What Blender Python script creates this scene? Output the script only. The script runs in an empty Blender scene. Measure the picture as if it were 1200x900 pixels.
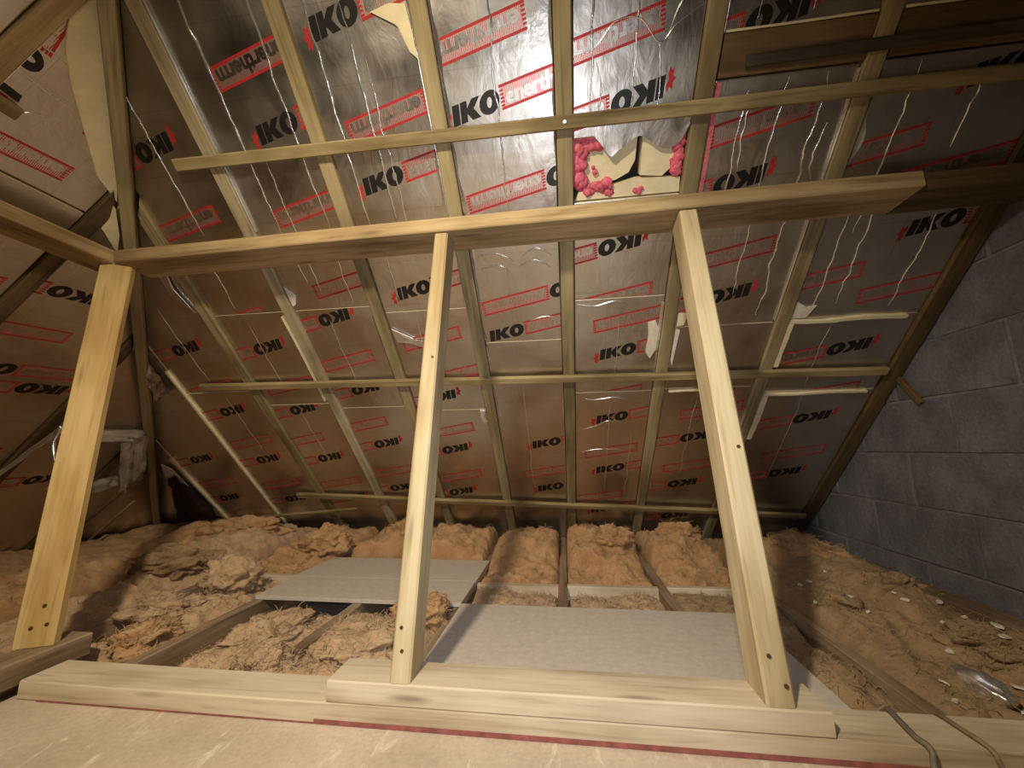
import bpy, bmesh, math, random
from mathutils import Vector, Matrix, noise
V = Vector
random.seed(7)
sc = bpy.context.scene
col = sc.collection

# ------------------------------------------------------------------ camera
cam_d = bpy.data.cameras.new('camera')
cam = bpy.data.objects.new('camera', cam_d)
col.objects.link(cam)
rt = V((0.991509, 0.129340, -0.013489)); up = V((0.034884, -0.164620, 0.985740)); fw = V((-0.125275, 0.977840, 0.167734))
cam.matrix_world = Matrix(((rt.x, up.x, -fw.x, 0), (rt.y, up.y, -fw.y, 0), (rt.z, up.z, -fw.z, 0.6173), (0, 0, 0, 1)))
cam_d.sensor_fit = 'HORIZONTAL'; cam_d.sensor_width = 36.0; cam_d.lens = 13.703
cam_d.clip_start = 0.02; cam_d.clip_end = 60
sc.camera = cam

# ------------------------------------------------------------------ world, lights, exposure
w = bpy.data.worlds.new('world'); sc.world = w; w.use_nodes = True
w.node_tree.nodes['Background'].inputs[0].default_value = (0.9, 0.8, 0.65, 1)
w.node_tree.nodes['Background'].inputs[1].default_value = 0.01

def lamp(name, kind, loc, energy, color, size, aim=None, **kw):
    d = bpy.data.lights.new(name, kind); d.energy = energy; d.color = color
    d.shadow_soft_size = size
    for k, v in kw.items(): setattr(d, k, v)
    o = bpy.data.objects.new(name, d); col.objects.link(o); o.location = loc
    if aim is not None:
        o.rotation_euler = (V(aim) - V(loc)).to_track_quat('-Z', 'Y').to_euler()
    return o
lamp('work_lamp', 'SPOT', (-0.60, -0.32, 1.92), 205, (1.0, 0.84, 0.57), 0.06, aim=(-0.55, 1.5, 0.25), spot_size=math.radians(134), spot_blend=1.0)
lamp('phone_flash', 'SPOT', (0.03, -0.02, 0.66), 49, (0.87, 0.93, 1.0), 0.02, aim=(-0.22, 1.7, 0.80), spot_size=math.radians(118), spot_blend=1.0)
sc.view_settings.view_transform = 'Standard'; sc.view_settings.look = 'None'
sc.view_settings.exposure = 0.0; sc.view_settings.gamma = 1.0
sc.view_settings.use_curve_mapping = False

# ------------------------------------------------------------------ materials
def mat(name):
    m = bpy.data.materials.new(name); m.use_nodes = True
    return m, m.node_tree.nodes, m.node_tree.links, m.node_tree.nodes['Principled BSDF']
def ramp(N, stops):
    r = N.new('ShaderNodeValToRGB'); e = r.color_ramp.elements
    while len(e) < len(stops): e.new(0.5)
    for el, (p, c) in zip(e, stops): el.position = p; el.color = (*c, 1)
    return r
def coords(N, L, scale=(1, 1, 1), rnd=True):
    tc = N.new('ShaderNodeTexCoord'); mp = N.new('ShaderNodeMapping'); mp.inputs['Scale'].default_value = scale
    L.new(tc.outputs['Object'], mp.inputs['Vector'])
    if rnd:
        oi = N.new('ShaderNodeObjectInfo'); mu = N.new('ShaderNodeMath'); mu.operation = 'MULTIPLY'; mu.inputs[1].default_value = 37.0
        L.new(oi.outputs['Random'], mu.inputs[0]); L.new(mu.outputs[0], mp.inputs['Location'])
    return mp.outputs['Vector']
def nz(N, L, vec, scale, detail=4, rough=0.5, dist=0.0):
    n = N.new('ShaderNodeTexNoise'); n.inputs['Scale'].default_value = scale; n.inputs['Detail'].default_value = detail
    n.inputs['Roughness'].default_value = rough; n.inputs['Distortion'].default_value = dist
    L.new(vec, n.inputs['Vector']); return n.outputs['Fac']
def bump(N, L, h, strength, dist, prev=None):
    b = N.new('ShaderNodeBump'); b.inputs['Strength'].default_value = strength; b.inputs['Distance'].default_value = dist
    L.new(h, b.inputs['Height'])
    if prev is not None: L.new(prev, b.inputs['Normal'])
    return b.outputs['Normal']
def mix(N, L, fac, a, b, mode='MIX'):
    m = N.new('ShaderNodeMix'); m.data_type = 'RGBA'; m.blend_type = mode
    if isinstance(fac, float): m.inputs[0].default_value = fac
    else: L.new(fac, m.inputs[0])
    for s, x in ((6, a), (7, b)):
        if isinstance(x, tuple): m.inputs[s].default_value = (*x, 1)
        else: L.new(x, m.inputs[s])
    return m.outputs[2]

def wood(name, light, mid, dark, rough=0.7, knots=True, stain=0.35):
    m, N, L, P = mat(name)
    g = coords(N, L, (1.2, 26, 26))
    grain = nz(N, L, g, 1.6, 6, 0.62, 0.6)
    cr = ramp(N, [(0.30, dark), (0.46, mid), (0.70, light)]); L.new(grain, cr.inputs[0])
    big = nz(N, L, coords(N, L, (1.1, 4, 4)), 1.7, 3)
    br = ramp(N, [(0.35, tuple(c * (1 - stain) for c in mid)), (0.6, (1, 1, 1))]); L.new(big, br.inputs[0])
    c = mix(N, L, 0.7, cr.outputs[0], br.outputs[0], 'MULTIPLY')
    if knots:
        vo = N.new('ShaderNodeTexVoronoi'); vo.inputs['Scale'].default_value = 1.0
        L.new(coords(N, L, (2.3, 15, 15)), vo.inputs['Vector'])
        kr = ramp(N, [(0.05, (0.8, 0.8, 0.8)), (0.17, (0, 0, 0))]); L.new(vo.outputs['Distance'], kr.inputs[0])
        c = mix(N, L, kr.outputs[0], c, tuple(x * 0.55 for x in dark))
    L.new(c, P.inputs['Base Color']); P.inputs['Roughness'].default_value = rough
    L.new(bump(N, L, grain, 0.35, 0.003), P.inputs['Normal'])
    return m
M = {}
M['pine'] = wood('pine', (0.70, 0.595, 0.40), (0.62, 0.51, 0.32), (0.42, 0.31, 0.165), stain=0.2)
M['beam'] = wood('pale_beam', (0.74, 0.65, 0.52), (0.66, 0.56, 0.43), (0.46, 0.37, 0.26), stain=0.2)
M['purlin'] = wood('purlin_wood', (0.56, 0.42, 0.24), (0.45, 0.32, 0.165), (0.26, 0.17, 0.075))
M['rafter'] = wood('treated_rafter', (0.44, 0.355, 0.20), (0.35, 0.275, 0.145), (0.20, 0.15, 0.07))
M['batten'] = wood('batten_wood', (0.48, 0.38, 0.20), (0.38, 0.29, 0.14), (0.20, 0.145, 0.06), knots=False)
M['old'] = wood('old_brown_wood', (0.19, 0.125, 0.06), (0.135, 0.085, 0.038), (0.07, 0.042, 0.018))
M['ply'] = wood('brown_plank_wood', (0.24, 0.15, 0.065), (0.185, 0.11, 0.045), (0.10, 0.06, 0.025), knots=False)
M['slat_shadow'] = wood('slat_and_shadow_dark', (0.13, 0.10, 0.075), (0.10, 0.075, 0.055), (0.05, 0.04, 0.03), knots=False)
M['joist'] = wood('dusty_joist', (0.44, 0.33, 0.23), (0.35, 0.25, 0.165), (0.20, 0.135, 0.08))
M['strut'] = wood('orange_strut', (0.72, 0.535, 0.26), (0.64, 0.465, 0.215), (0.46, 0.32, 0.13), stain=0.15)
M['pale_rafter'] = wood('pale_rafter', (0.58, 0.495, 0.34), (0.48, 0.40, 0.26), (0.30, 0.235, 0.14))

def foil_nodes(name, rough=0.335, tint=(0.74, 0.715, 0.69)):
    m, N, L, P = mat(name)
    v = coords(N, L, (1, 1, 1), rnd=False)
    big = nz(N, L, v, 3.2, 3, 0.55)
    wr = nz(N, L, coords(N, L, (5, 2.6, 3), rnd=False), 2.6, 4, 0.55, 1.0)
    fine = nz(N, L, v, 42, 3, 0.6)
    n1 = bump(N, L, big, 0.5, 0.016); n2 = bump(N, L, wr, 0.42, 0.005, n1); n3 = bump(N, L, fine, 0.10, 0.002, n2)
    L.new(n3, P.inputs['Normal'])
    # scrim lines of the reinforced facing
    sx = N.new('ShaderNodeSeparateXYZ'); L.new(v, sx.inputs[0])
    lines = []
    for k, per in ((0, 0.118), (1, 0.112)):
        a = N.new('ShaderNodeMath'); a.operation = 'PINGPONG'; a.inputs[1].default_value = per
        L.new(sx.outputs[k], a.inputs[0])
        b = N.new('ShaderNodeMath'); b.operation = 'LESS_THAN'; b.inputs[1].default_value = 0.0012
        L.new(a.outputs[0], b.inputs[0]); lines.append(b.outputs[0])
    mx = N.new('ShaderNodeMath'); mx.operation = 'MAXIMUM'; L.new(lines[0], mx.inputs[0]); L.new(lines[1], mx.inputs[1])
    ml = N.new('ShaderNodeMath'); ml.operation = 'MULTIPLY'; ml.inputs[1].default_value = 0.28; L.new(mx.outputs[0], ml.inputs[0])
    dust = ramp(N, [(0.35, tint), (0.75, tuple(t * f for t, f in zip(tint, (0.80, 0.74, 0.68))))]); L.new(nz(N, L, v, 2.3, 5, 0.6), dust.inputs[0])
    c = mix(N, L, ml.outputs[0], dust.outputs[0], (0.25, 0.23, 0.21))
    L.new(c, P.inputs['Base Color'])
    rr = ramp(N, [(0.3, (rough - 0.06,) * 3), (0.7, (rough + 0.12,) * 3)]); L.new(nz(N, L, v, 5, 4), rr.inputs[0])
    L.new(rr.outputs[0], P.inputs['Roughness'])
    P.inputs['Metallic'].default_value = 1.0
    return m
M['foil'] = foil_nodes('foil_facing')
def simple(name, c, rough=0.7, metal=0.0, nscale=0, namp=0.25, bstr=0.0, bd=0.004, detail=5):
    m, N, L, P = mat(name)
    P.inputs['Roughness'].default_value = rough; P.inputs['Metallic'].default_value = metal
    P.inputs['Base Color'].default_value = (*c, 1)
    if nscale:
        f = nz(N, L, coords(N, L, (1, 1, 1)), nscale, detail, 0.6)
        r = ramp(N, [(0.3, tuple(x * (1 - namp) for x in c)), (0.7, tuple(min(1, x * (1 + namp)) for x in c))]); L.new(f, r.inputs[0])
        L.new(r.outputs[0], P.inputs['Base Color'])
        if bstr: L.new(bump(N, L, f, bstr, bd), P.inputs['Normal'])
    return m
M['crease'] = simple('foil_crease', (0.93, 0.92, 0.90), 0.22, 0.9, 40, 0.05, 0.4, 0.003)
M['ink_black'] = simple('black_ink', (0.012, 0.011, 0.012), 0.42, 0.0, 30, 0.3, 0.2, 0.002)
M['ink_red'] = simple('red_ink', (0.50, 0.030, 0.032), 0.45, 0.15, 30, 0.15, 0.2, 0.002)
def halftone():
    m, N, L, P = mat('red_halftone_ink')
    wv = N.new('ShaderNodeTexWave'); wv.inputs['Scale'].default_value = 55; wv.inputs['Distortion'].default_value = 2.5
    L.new(coords(N, L, (1, 1, 1), rnd=False), wv.inputs['Vector'])
    r = ramp(N, [(0.30, (0.58, 0.10, 0.10)), (0.50, (0.76, 0.62, 0.60))]); L.new(wv.outputs['Fac'], r.inputs[0])
    L.new(r.outputs[0], P.inputs['Base Color']); P.inputs['Metallic'].default_value = 0.85; P.inputs['Roughness'].default_value = 0.42
    return m
M['halftone'] = halftone()
M['cream'] = simple('cream_foam', (0.80, 0.70, 0.47), 0.85, 0, 18, 0.10, 0.35, 0.006)
M['paper'] = simple('cream_torn_facing', (0.74, 0.67, 0.58), 0.75, 0, 9, 0.15, 0.4, 0.01)
M['pink'] = simple('pink_expanding_foam', (0.68, 0.13, 0.19), 0.55, 0, 14, 0.25, 0.3, 0.006)
M['pinktape'] = simple('pink_tape', (0.62, 0.16, 0.17), 0.5, 0, 60, 0.35, 0.1, 0.002)
M['lining'] = simple('unseen_bounce_brown', (0.20, 0.14, 0.09), 0.8, 0, 6, 0.25)
M['felt'] = simple('roof_felt', (0.035, 0.026, 0.02), 0.9, 0, 8, 0.3)
M['flap'] = simple('brown_felt_flap', (0.085, 0.06, 0.042), 0.85, 0, 8, 0.3)
M['chip'] = simple('grey_chipboard', (0.56, 0.50, 0.455), 0.8, 0, 45, 0.10, 0.25, 0.002)
M['cable'] = simple('grey_cable_sheath', (0.16, 0.13, 0.10), 0.55, 0, 30, 0.2)
M['steel'] = simple('screw_steel', (0.75, 0.70, 0.55), 0.3, 0.9)
M['bolt'] = simple('dark_bolt', (0.10, 0.06, 0.03), 0.5, 0.4)
M['flake'] = simple('plaster_flake', (0.75, 0.68, 0.58), 0.9, 0, 30, 0.15)
M['plaster'] = simple('ceiling_plaster', (0.42, 0.36, 0.30), 0.9, 0, 12, 0.15)
M['redpaint'] = simple('red_line_paint', (0.30, 0.095, 0.085), 0.6, 0, 35, 0.35, 0.15, 0.002)

def deck_mat():
    m, N, L, P = mat('dusty_deck_chipboard')
    v = coords(N, L, (1, 1, 1), rnd=False)
    a = nz(N, L, v, 3.0, 6, 0.6); b = nz(N, L, v, 85, 4, 0.6)
    r1 = ramp(N, [(0.32, (0.52, 0.43, 0.345)), (0.62, (0.66, 0.565, 0.47))]); L.new(a, r1.inputs[0])
    r2 = ramp(N, [(0.30, (0.76, 0.72, 0.68)), (0.62, (1, 1, 1))]); L.new(b, r2.inputs[0])
    c = mix(N, L, 0.6, r1.outputs[0], r2.outputs[0], 'MULTIPLY')
    st = nz(N, L, coords(N, L, (9, 2.5, 1), rnd=False), 2.0, 5, 0.7, 0.8)
    r3 = ramp(N, [(0.57, (0, 0, 0)), (0.68, (1, 1, 1))]); L.new(st, r3.inputs[0])
    c = mix(N, L, r3.outputs[0], c, (0.78, 0.70, 0.60))
    L.new(c, P.inputs['Base Color']); P.inputs['Roughness'].default_value = 0.85
    L.new(bump(N, L, b, 0.3, 0.002), P.inputs['Normal'])
    return m
M['deck'] = deck_mat()
def block_mat(name, base):
    m, N, L, P = mat(name)
    v = coords(N, L, (1, 1, 1))
    a = nz(N, L, v, 5, 5, 0.6); b = nz(N, L, v, 60, 4, 0.7)
    r = ramp(N, [(0.3, tuple(x * 0.62 for x in base)), (0.7, tuple(x * 1.25 for x in base))]); L.new(a, r.inputs[0])
    r2 = ramp(N, [(0.3, (0.6, 0.6, 0.6)), (0.6, (1, 1, 1))]); L.new(b, r2.inputs[0])
    L.new(mix(N, L, 0.7, r.outputs[0], r2.outputs[0], 'MULTIPLY'), P.inputs['Base Color'])
    P.inputs['Roughness'].default_value = 0.95
    L.new(bump(N, L, b, 0.7, 0.006, bump(N, L, a, 0.5, 0.02)), P.inputs['Normal'])
    return m
M['block'] = block_mat('concrete_block', (0.19, 0.194, 0.228))
M['mortar'] = block_mat('mortar', (0.26, 0.255, 0.275))
def wool_mat(name, a, b, c):
    m, N, L, P = mat(name)
    v = coords(N, L, (1, 1, 1))
    n1 = nz(N, L, v, 7, 6, 0.65, 1.5); n2 = nz(N, L, coords(N, L, (1, 1, 3)), 55, 5, 0.7, 2.5)
    r = ramp(N, [(0.28, a), (0.5, b), (0.74, c)]); L.new(n1, r.inputs[0])
    r2 = ramp(N, [(0.3, (0.62, 0.55, 0.48)), (0.65, (1, 1, 1))]); L.new(n2, r2.inputs[0])
    L.new(mix(N, L, 0.75, r.outputs[0], r2.outputs[0], 'MULTIPLY'), P.inputs['Base Color'])
    P.inputs['Roughness'].default_value = 1.0; P.inputs['Subsurface Weight'].default_value = 0.35; P.inputs['Subsurface Radius'].default_value = (1.0, 0.6, 0.35); P.inputs['Subsurface Scale'].default_value = 0.02
    P.inputs['Sheen Weight'].default_value = 0.35; P.inputs['Sheen Roughness'].default_value = 0.5
    P.inputs['Sheen Tint'].default_value = (1, 0.8, 0.6, 1)
    L.new(bump(N, L, n2, 0.9, 0.012, bump(N, L, n1, 0.6, 0.03)), P.inputs['Normal'])
    return m
M['wool'] = wool_mat('tan_glass_wool', (0.66, 0.41, 0.22), (0.82, 0.55, 0.33), (0.90, 0.69, 0.47))
M['wool_brown'] = wool_mat('brown_glass_wool', (0.30, 0.18, 0.08), (0.46, 0.29, 0.14), (0.60, 0.41, 0.23))
M['wool_orange'] = wool_mat('orange_glass_wool', (0.58, 0.30, 0.12), (0.78, 0.45, 0.21), (0.88, 0.60, 0.34))

# ------------------------------------------------------------------ object helpers
def link(name, me, m=None, parent=None, mw=None, label=None, cat=None, group=None, kind=None, plabel=None):
    o = bpy.data.objects.new(name, me); col.objects.link(o)
    if m is not None:
        for x in (m if isinstance(m, (list, tuple)) else [m]): me.materials.append(x)
    if mw is not None: o.matrix_basis = mw
    if parent is not None:
        o.parent = parent; o.matrix_parent_inverse = parent.matrix_basis.inverted()
    if label: o['label'] = label
    if cat: o['category'] = cat
    if group: o['group'] = group
    if kind: o['kind'] = kind
    if plabel: o['label'] = plabel
    return o
def to_mesh(bm, name, smooth=False):
    bmesh.ops.recalc_face_normals(bm, faces=bm.faces)
    me = bpy.data.meshes.new(name); bm.to_mesh(me); bm.free()
    if smooth:
        for p in me.polygons: p.use_smooth = True
    return me
def box_bm(x0, x1, y0, y1, z0, z1, bev=0.0, bm=None):
    own = bm is None
    if own: bm = bmesh.new()
    vs = [bm.verts.new((x, y, z)) for x in (x0, x1) for y in (y0, y1) for z in (z0, z1)]
    for f in ((0, 1, 3, 2), (4, 6, 7, 5), (0, 4, 5, 1), (2, 3, 7, 6), (0, 2, 6, 4), (1, 5, 7, 3)): bm.faces.new([vs[i] for i in f])
    if bev and own: bmesh.ops.bevel(bm, geom=bm.edges[:], offset=bev, segments=2, affect='EDGES', profile=0.6)
    return bm
def frame(a, b, wdir):
    a, b = V(a), V(b); x = (b - a).normalized(); z = x.cross(V(wdir)).normalized(); y = z.cross(x)
    return Matrix(((x.x, y.x, z.x, a.x), (x.y, y.y, z.y, a.y), (x.z, y.z, z.z, a.z), (0, 0, 0, 1))), (b - a).length
def timber(name, a, b, wd, dp, wdir, m, parent=None, bev=0.004, wob=0.0025, **kw):
    """sawn timber from a to b, wd wide along wdir, dp deep, gently uneven along its length; local X is the grain"""
    mw, ln = frame(a, b, wdir)
    n = max(2, int(ln / 0.22)); bm = bmesh.new(); rings = []
    s = random.random() * 100
    for i in range(n + 1):
        x = ln * i / n
        oy = wob * noise.noise((x * 1.3, s, 0)); oz = wob * noise.noise((x * 1.3, s, 9))
        ring = []
        for sy, sz in ((-1, -1), (1, -1), (1, 1), (-1, 1)):
            for c in ((0, 1), (1, 0)) if sy * sz > 0 else ((1, 0), (0, 1)):
                ring.append(bm.verts.new((x, sy * (wd / 2 - bev * c[0]) + oy, sz * (dp / 2 - bev * c[1]) + oz)))
        rings.append(ring)
    for r0, r1 in zip(rings, rings[1:]):
        for k in range(8): bm.faces.new((r0[k], r0[(k + 1) % 8], r1[(k + 1) % 8], r1[k]))
    bm.faces.new(rings[0][::-1]); bm.faces.new(rings[-1])
    return link(name, to_mesh(bm, name), m, parent, mw, **kw)
def tube(pts, r, seg=8, close=True, taper=None, bm=None):
    bm = bm or bmesh.new(); rings = []
    for i, p in enumerate(pts):
        p = V(p); t = (V(pts[min(i + 1, len(pts) - 1)]) - V(pts[max(i - 1, 0)])).normalized()
        a = t.cross(V((0.13, 0.2, 0.97))).normalized(); b = t.cross(a)
        rr = r * (taper(i / (len(pts) - 1)) if taper else 1)
        rings.append([bm.verts.new(p + (a * math.cos(k * 2 * math.pi / seg) + b * math.sin(k * 2 * math.pi / seg)) * rr) for k in range(seg)])
    for r0, r1 in zip(rings, rings[1:]):
        for k in range(seg): bm.faces.new((r0[k], r0[(k + 1) % seg], r1[(k + 1) % seg], r1[k]))
    if close: bm.faces.new(rings[0]); bm.faces.new(rings[-1])
    return bm
def smooth_path(pts, n=8):
    out = []
    P = [V(p) for p in pts]
    for i in range(len(P) - 1):
        p0, p1, p2, p3 = P[max(i - 1, 0)], P[i], P[i + 1], P[min(i + 2, len(P) - 1)]
        for k in range(n):
            t = k / n
            out.append(0.5 * ((2 * p1) + (p2 - p0) * t + (2 * p0 - 5 * p1 + 4 * p2 - p3) * t * t + (3 * p1 - p0 - 3 * p2 + p3) * t ** 3))
    out.append(P[-1]); return out

# ------------------------------------------------------------------ roof geometry
TA = 0.93148; Z0 = 3.02729                   # main slope: z = Z0 - TA*y (rafter undersides)
AL = math.atan(TA); CA, SA = math.cos(AL), math.sin(AL)
TH = 1.003; ZH = 3.678                       # hip slope:  z = ZH + TH*x
AH = math.atan(TH); CH, SH = math.cos(AH), math.sin(AH)
RIDGE_Y = -0.60; RZ = Z0 - TA * RIDGE_Y
def hip_x(y): return (Z0 - TA * y - ZH) / TH  # where the two slopes meet
FM = Matrix(((1, 0, 0, 0), (0, -CA, -SA, 0), (0, SA, -CA, Z0), (0, 0, 0, 1)))          # u = x, v = up the slope, w = into the loft
XH = -ZH / TH
FH = Matrix(((0, CH, SH, XH), (1, 0, 0, 0), (0, SH, -CH, 0), (0, 0, 0, 1)))            # u = y, v = up the hip slope, w = into the loft
def rp(x, y, w=0.0): return FM @ V((x, -y / CA, w))
def hp(x, y, w=0.0): return FH @ V((y, (x - XH) / CH, w))
WALLX = 1.752

# ------------------------------------------------------------------ setting: floor, ceiling below, roof decks, walls
def cut(bm, co, no, fill=True):
    r = bmesh.ops.bisect_plane(bm, geom=bm.verts[:] + bm.edges[:] + bm.faces[:], plane_co=co, plane_no=no, clear_outer=True)
    if fill:
        e = [g for g in r['geom_cut'] if isinstance(g, bmesh.types.BMEdge)]
        if e: bmesh.ops.holes_fill(bm, edges=[x for x in bm.edges if x.is_boundary], sides=0)
floor = link('floor', to_mesh(box_bm(-1.80, WALLX, -4.4, 1.243, -0.13, -0.1085), 'floor'), M['deck'], kind='structure', label='dusty pale chipboard deck across the foreground')
link('ceiling', to_mesh(box_bm(-4.1, WALLX, -4.5, 3.6, -0.30, -0.26), 'ceiling'), M['plaster'], kind='structure', label='ceiling boards below the joists')
# decks behind the insulation boards
def poly(name, pts, m, **kw):
    bm = bmesh.new(); bm.faces.new([bm.verts.new(p) for p in pts])
    ex = bmesh.ops.extrude_face_region(bm, geom=bm.faces[:])
    n = (V(pts[1]) - V(pts[0])).cross(V(pts[2]) - V(pts[0])).normalized()
    if n.z < 0: n = -n
    for g in ex['geom']:
        if isinstance(g, bmesh.types.BMVert): g.co += n * 0.03
    return link(name, to_mesh(bm, name), m, kind='structure', **kw)
ye = 3.62; xe = hip_x(ye)
apex = rp(hip_x(RIDGE_Y), RIDGE_Y, -0.11)
poly('roof_main', [rp(xe - 0.1, ye, -0.11), rp(WALLX + 0.1, ye, -0.11), rp(WALLX + 0.1, RIDGE_Y, -0.11), apex], M['felt'], label='dark underlay behind the main slope')
mir = lambda p: V((p.x, 2 * RIDGE_Y - p.y, p.z))
poly('roof_back', [mir(rp(xe - 0.1, ye, -0.11)), mir(rp(WALLX + 0.1, ye, -0.11)), mir(rp(WALLX + 0.1, RIDGE_Y, -0.11)), apex], M['lining'], label='unseen slope behind the viewer, brown lining added to tone foil reflections')  # unseen slope; its brown lining is made up to temper bounce and foil reflections
poly('roof_hip', [rp(xe - 0.1, ye, -0.11), mir(rp(xe - 0.1, ye, -0.11)), apex], M['felt'], label='dark underlay behind the hip slope')
# gable wall of concrete blocks
bm = box_bm(WALLX + 0.003, WALLX + 0.12, -4.6, 3.5, -0.30, 4.0)
top = rp(0, 0, -0.10)
cut(bm, top, (0, SA, CA)); cut(bm, mir(top), (0, -SA, CA))
wall = link('wall_right', to_mesh(bm, 'wall_right'), M['mortar'], kind='structure', label='dark concrete block gable wall with recessed mortar joints')
BH, BL = 0.265, 0.56
for c in range(-1, 8):
    z0 = 0.045 + c * BH
    off = 2.0 if c % 2 == 0 else 2.0 - BL / 2
    for k in range(-4, 4):
        y0 = off + k * BL + random.uniform(-.01, .01)
        if y0 > 3.3 or y0 + BL < 0.5: continue
        pr = random.uniform(0.0, 0.007)
        bm = box_bm(WALLX - pr, WALLX + 0.05, y0 + 0.006, y0 + BL - 0.006, z0 + 0.006, z0 + BH - 0.006, bev=0.006)
        cut(bm, rp(0, 0, -0.08), (0, SA, CA))
        if len(bm.verts) < 4: bm.free(); continue
        link('block', to_mesh(bm, 'block'), M['block'], parent=wall)

# ------------------------------------------------------------------ rafters
RX = {'r1': -1.902, 'r2': -1.422, 'r3': -0.934, 'r4': -0.430, 'r5': 0.045, 'r6': 0.540, 'r7': 1.069, 'r8': 1.700}
RW = 0.062
RL = {'r1': 'treated softwood rafter, third one left of the left upright strut',
      'r2': 'pale treated rafter, second one left of the left upright strut',
      'r3': 'treated softwood rafter, first one left of the left upright strut',
      'r4': 'treated rafter with ragged foil edges right behind the left upright strut',
      'r5': 'straight treated rafter along the left edge of the torn pink hole',
      'r6': 'treated rafter along the right edge of the torn pink hole',
      'r7': 'treated rafter, first one right of the right upright strut',
      'r8': 'dark brown end rafter running up against the grey block wall'}
def clip_timber(o, co, no):
    bm = bmesh.new(); bm.from_mesh(o.data); mi = o.matrix_basis.inverted()
    cut(bm, mi @ V(co), mi.to_3x3() @ V(no)); bmesh.ops.recalc_face_normals(bm, faces=bm.faces); bm.to_mesh(o.data); bm.free()
HD = (V((hip_x(3), 3, 0)) - V((hip_x(0), 0, 0))).normalized()
HN = V((-HD.y, HD.x, 0))                              # plan normal of the hip line
if HN.x > 0: HN = -HN                                 # points to the hip side
hip0 = V((hip_x(0), 0, 0))
for k, x in RX.items():
    y0 = RIDGE_Y + 0.02
    o = timber('rafter', rp(x, y0, -0.05), rp(x, 3.42, -0.05), RW if k != 'r8' else 0.075, 0.10, (1, 0, 0), M['old'] if k == 'r8' else M['pale_rafter'] if k == 'r2' else M['rafter'], label=RL[k], cat='rafter', group='rafters of the main slope')
    if x < -0.1: clip_timber(o, hip0 - HN * 0.04, HN)
HY = (0.37, 0.86, 1.335, 1.87, 2.40)
HL = ('jack rafter on the left hip slope, just outside the picture edge', 'pale jack rafter crossing the top left corner of the picture', 'dark jack rafter on the left slope, just below the left purlin',
      'jack rafter on the left slope behind the hanging foil strip', 'lowest jack rafter on the left slope near the torn facing')
for y, lb in list(zip(HY, HL))[1:]:
    o = timber('jack_rafter', hp(-3.8, y, -0.05), hp(-0.2, y, -0.05), 0.06, 0.10, (0, 1, 0), M['purlin'] if y < 1 else M['old'], label=lb, cat='rafter', group='jack rafters of the hip slope')
    clip_timber(o, hip0 + HN * 0.04, -HN)
# hip rafter
a = V((hip_x(RIDGE_Y), RIDGE_Y, RZ)); b = V((hip_x(3.38), 3.38, Z0 - TA * 3.38))
dd = (b - a).normalized(); side = V((-HN.x, -HN.y, 0)).cross(V((0, 0, 1))); hor = HN.copy()
dn = dd.cross(hor).normalized()
if dn.z > 0: dn = -dn
hipr = timber('hip_rafter', a + dn * -0.015, b + dn * -0.015, 0.046, 0.13, hor, M['rafter'], label='hip rafter rising out of the corner where the two slopes meet', cat='rafter')

# ------------------------------------------------------------------ insulation boards with printed facing
IKO_W, BOX_W, PER = 0.185, 0.345, 0.555
def glyphs():
    """flat lettering of one print repeat, IKO centred on 0; list of (polygon, material index, w)"""
    out = []; h = 0.064; sh = 0.22
    def add(pts, mi, w, x0=0.0, sx=0.078, sy=h):
        out.append(([V((x0 + (px + sh * py) * sx, (py - 0.5) * sy, w)) for px, py in pts], mi, w))
    x = -IKO_W / 2 - 0.008
    add([(0, 0), (.36, 0), (.36, 1), (0, 1)], 0, .0005, x)
    add([(0, 0), (.34, 0), (.34, .38), (.60, 0), (1.04, 0), (.68, .52), (1.02, 1), (.60, 1), (.34, .64), (.34, 1), (0, 1)], 0, .0005, x + 0.42 * 0.078)
    n = 22; cx = x + 1.93 * 0.078
    for i in range(n):
        a0, a1 = 2 * math.pi * i / n, 2 * math.pi * (i + 1) / n
        o = lambda a, rx, ry, dx=0: V((cx + dx + math.cos(a) * rx + sh * h * (0.5 + math.sin(a) * ry / h), math.sin(a) * ry, .0005))
        out.append(([o(a0, .040, .036), o(a1, .040, .036), o(a1, .010, .016), o(a0, .010, .016)], 0, .0005))
    mk = [(-.10, -.22), (.02, -.10), (.10, -.30), (.16, 0), (.10, .25), (.20, .5), (.12, .85), (.04, .6), (-.12, .78), (-.10, .45), (-.22, .3), (-.06, .15)]
    add(mk, 1, .0005, x - 0.02)
    bx = IKO_W / 2 + 0.008; bh = 0.076
    def rect(x0, x1, y0, y1, mi, w): out.append(([V((x0 + 0.12 * y0, y0, w)), V((x1 + 0.12 * y0, y0, w)), V((x1 + 0.12 * y1, y1, w)), V((x0 + 0.12 * y1, y1, w))], mi, w))
    rect(bx, bx + BOX_W, bh / 2 - .0085, bh / 2, 1, .0006); rect(bx, bx + BOX_W, -bh / 2, -bh / 2 + .0085, 1, .0006)
    for k in range(5):
        yy = -bh / 2 + .0105 + k * .0112
        for xx in (bx, bx + BOX_W - .014): rect(xx, xx + .014, yy, yy + .0062, 1, .0006)
    rect(bx + .006, bx + BOX_W - .006, -bh / 2 + .0085, bh / 2 - .0085, 2, .0003)
    return out
GLY = glyphs()
fc = bpy.data.curves.new('enertherm', 'FONT'); fc.body = 'enertherm'; fc.offset = 0.036; fc.resolution_u = 2; fc.space_character = 0.94
fo = bpy.data.objects.new('tmp_text', fc); col.objects.link(fo); bpy.context.view_layer.update()
tm = bpy.data.meshes.new_from_object(fo.evaluated_get(bpy.context.evaluated_depsgraph_get()))
xs = [v.co.x for v in tm.vertices]; ys = [v.co.y for v in tm.vertices]
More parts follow.
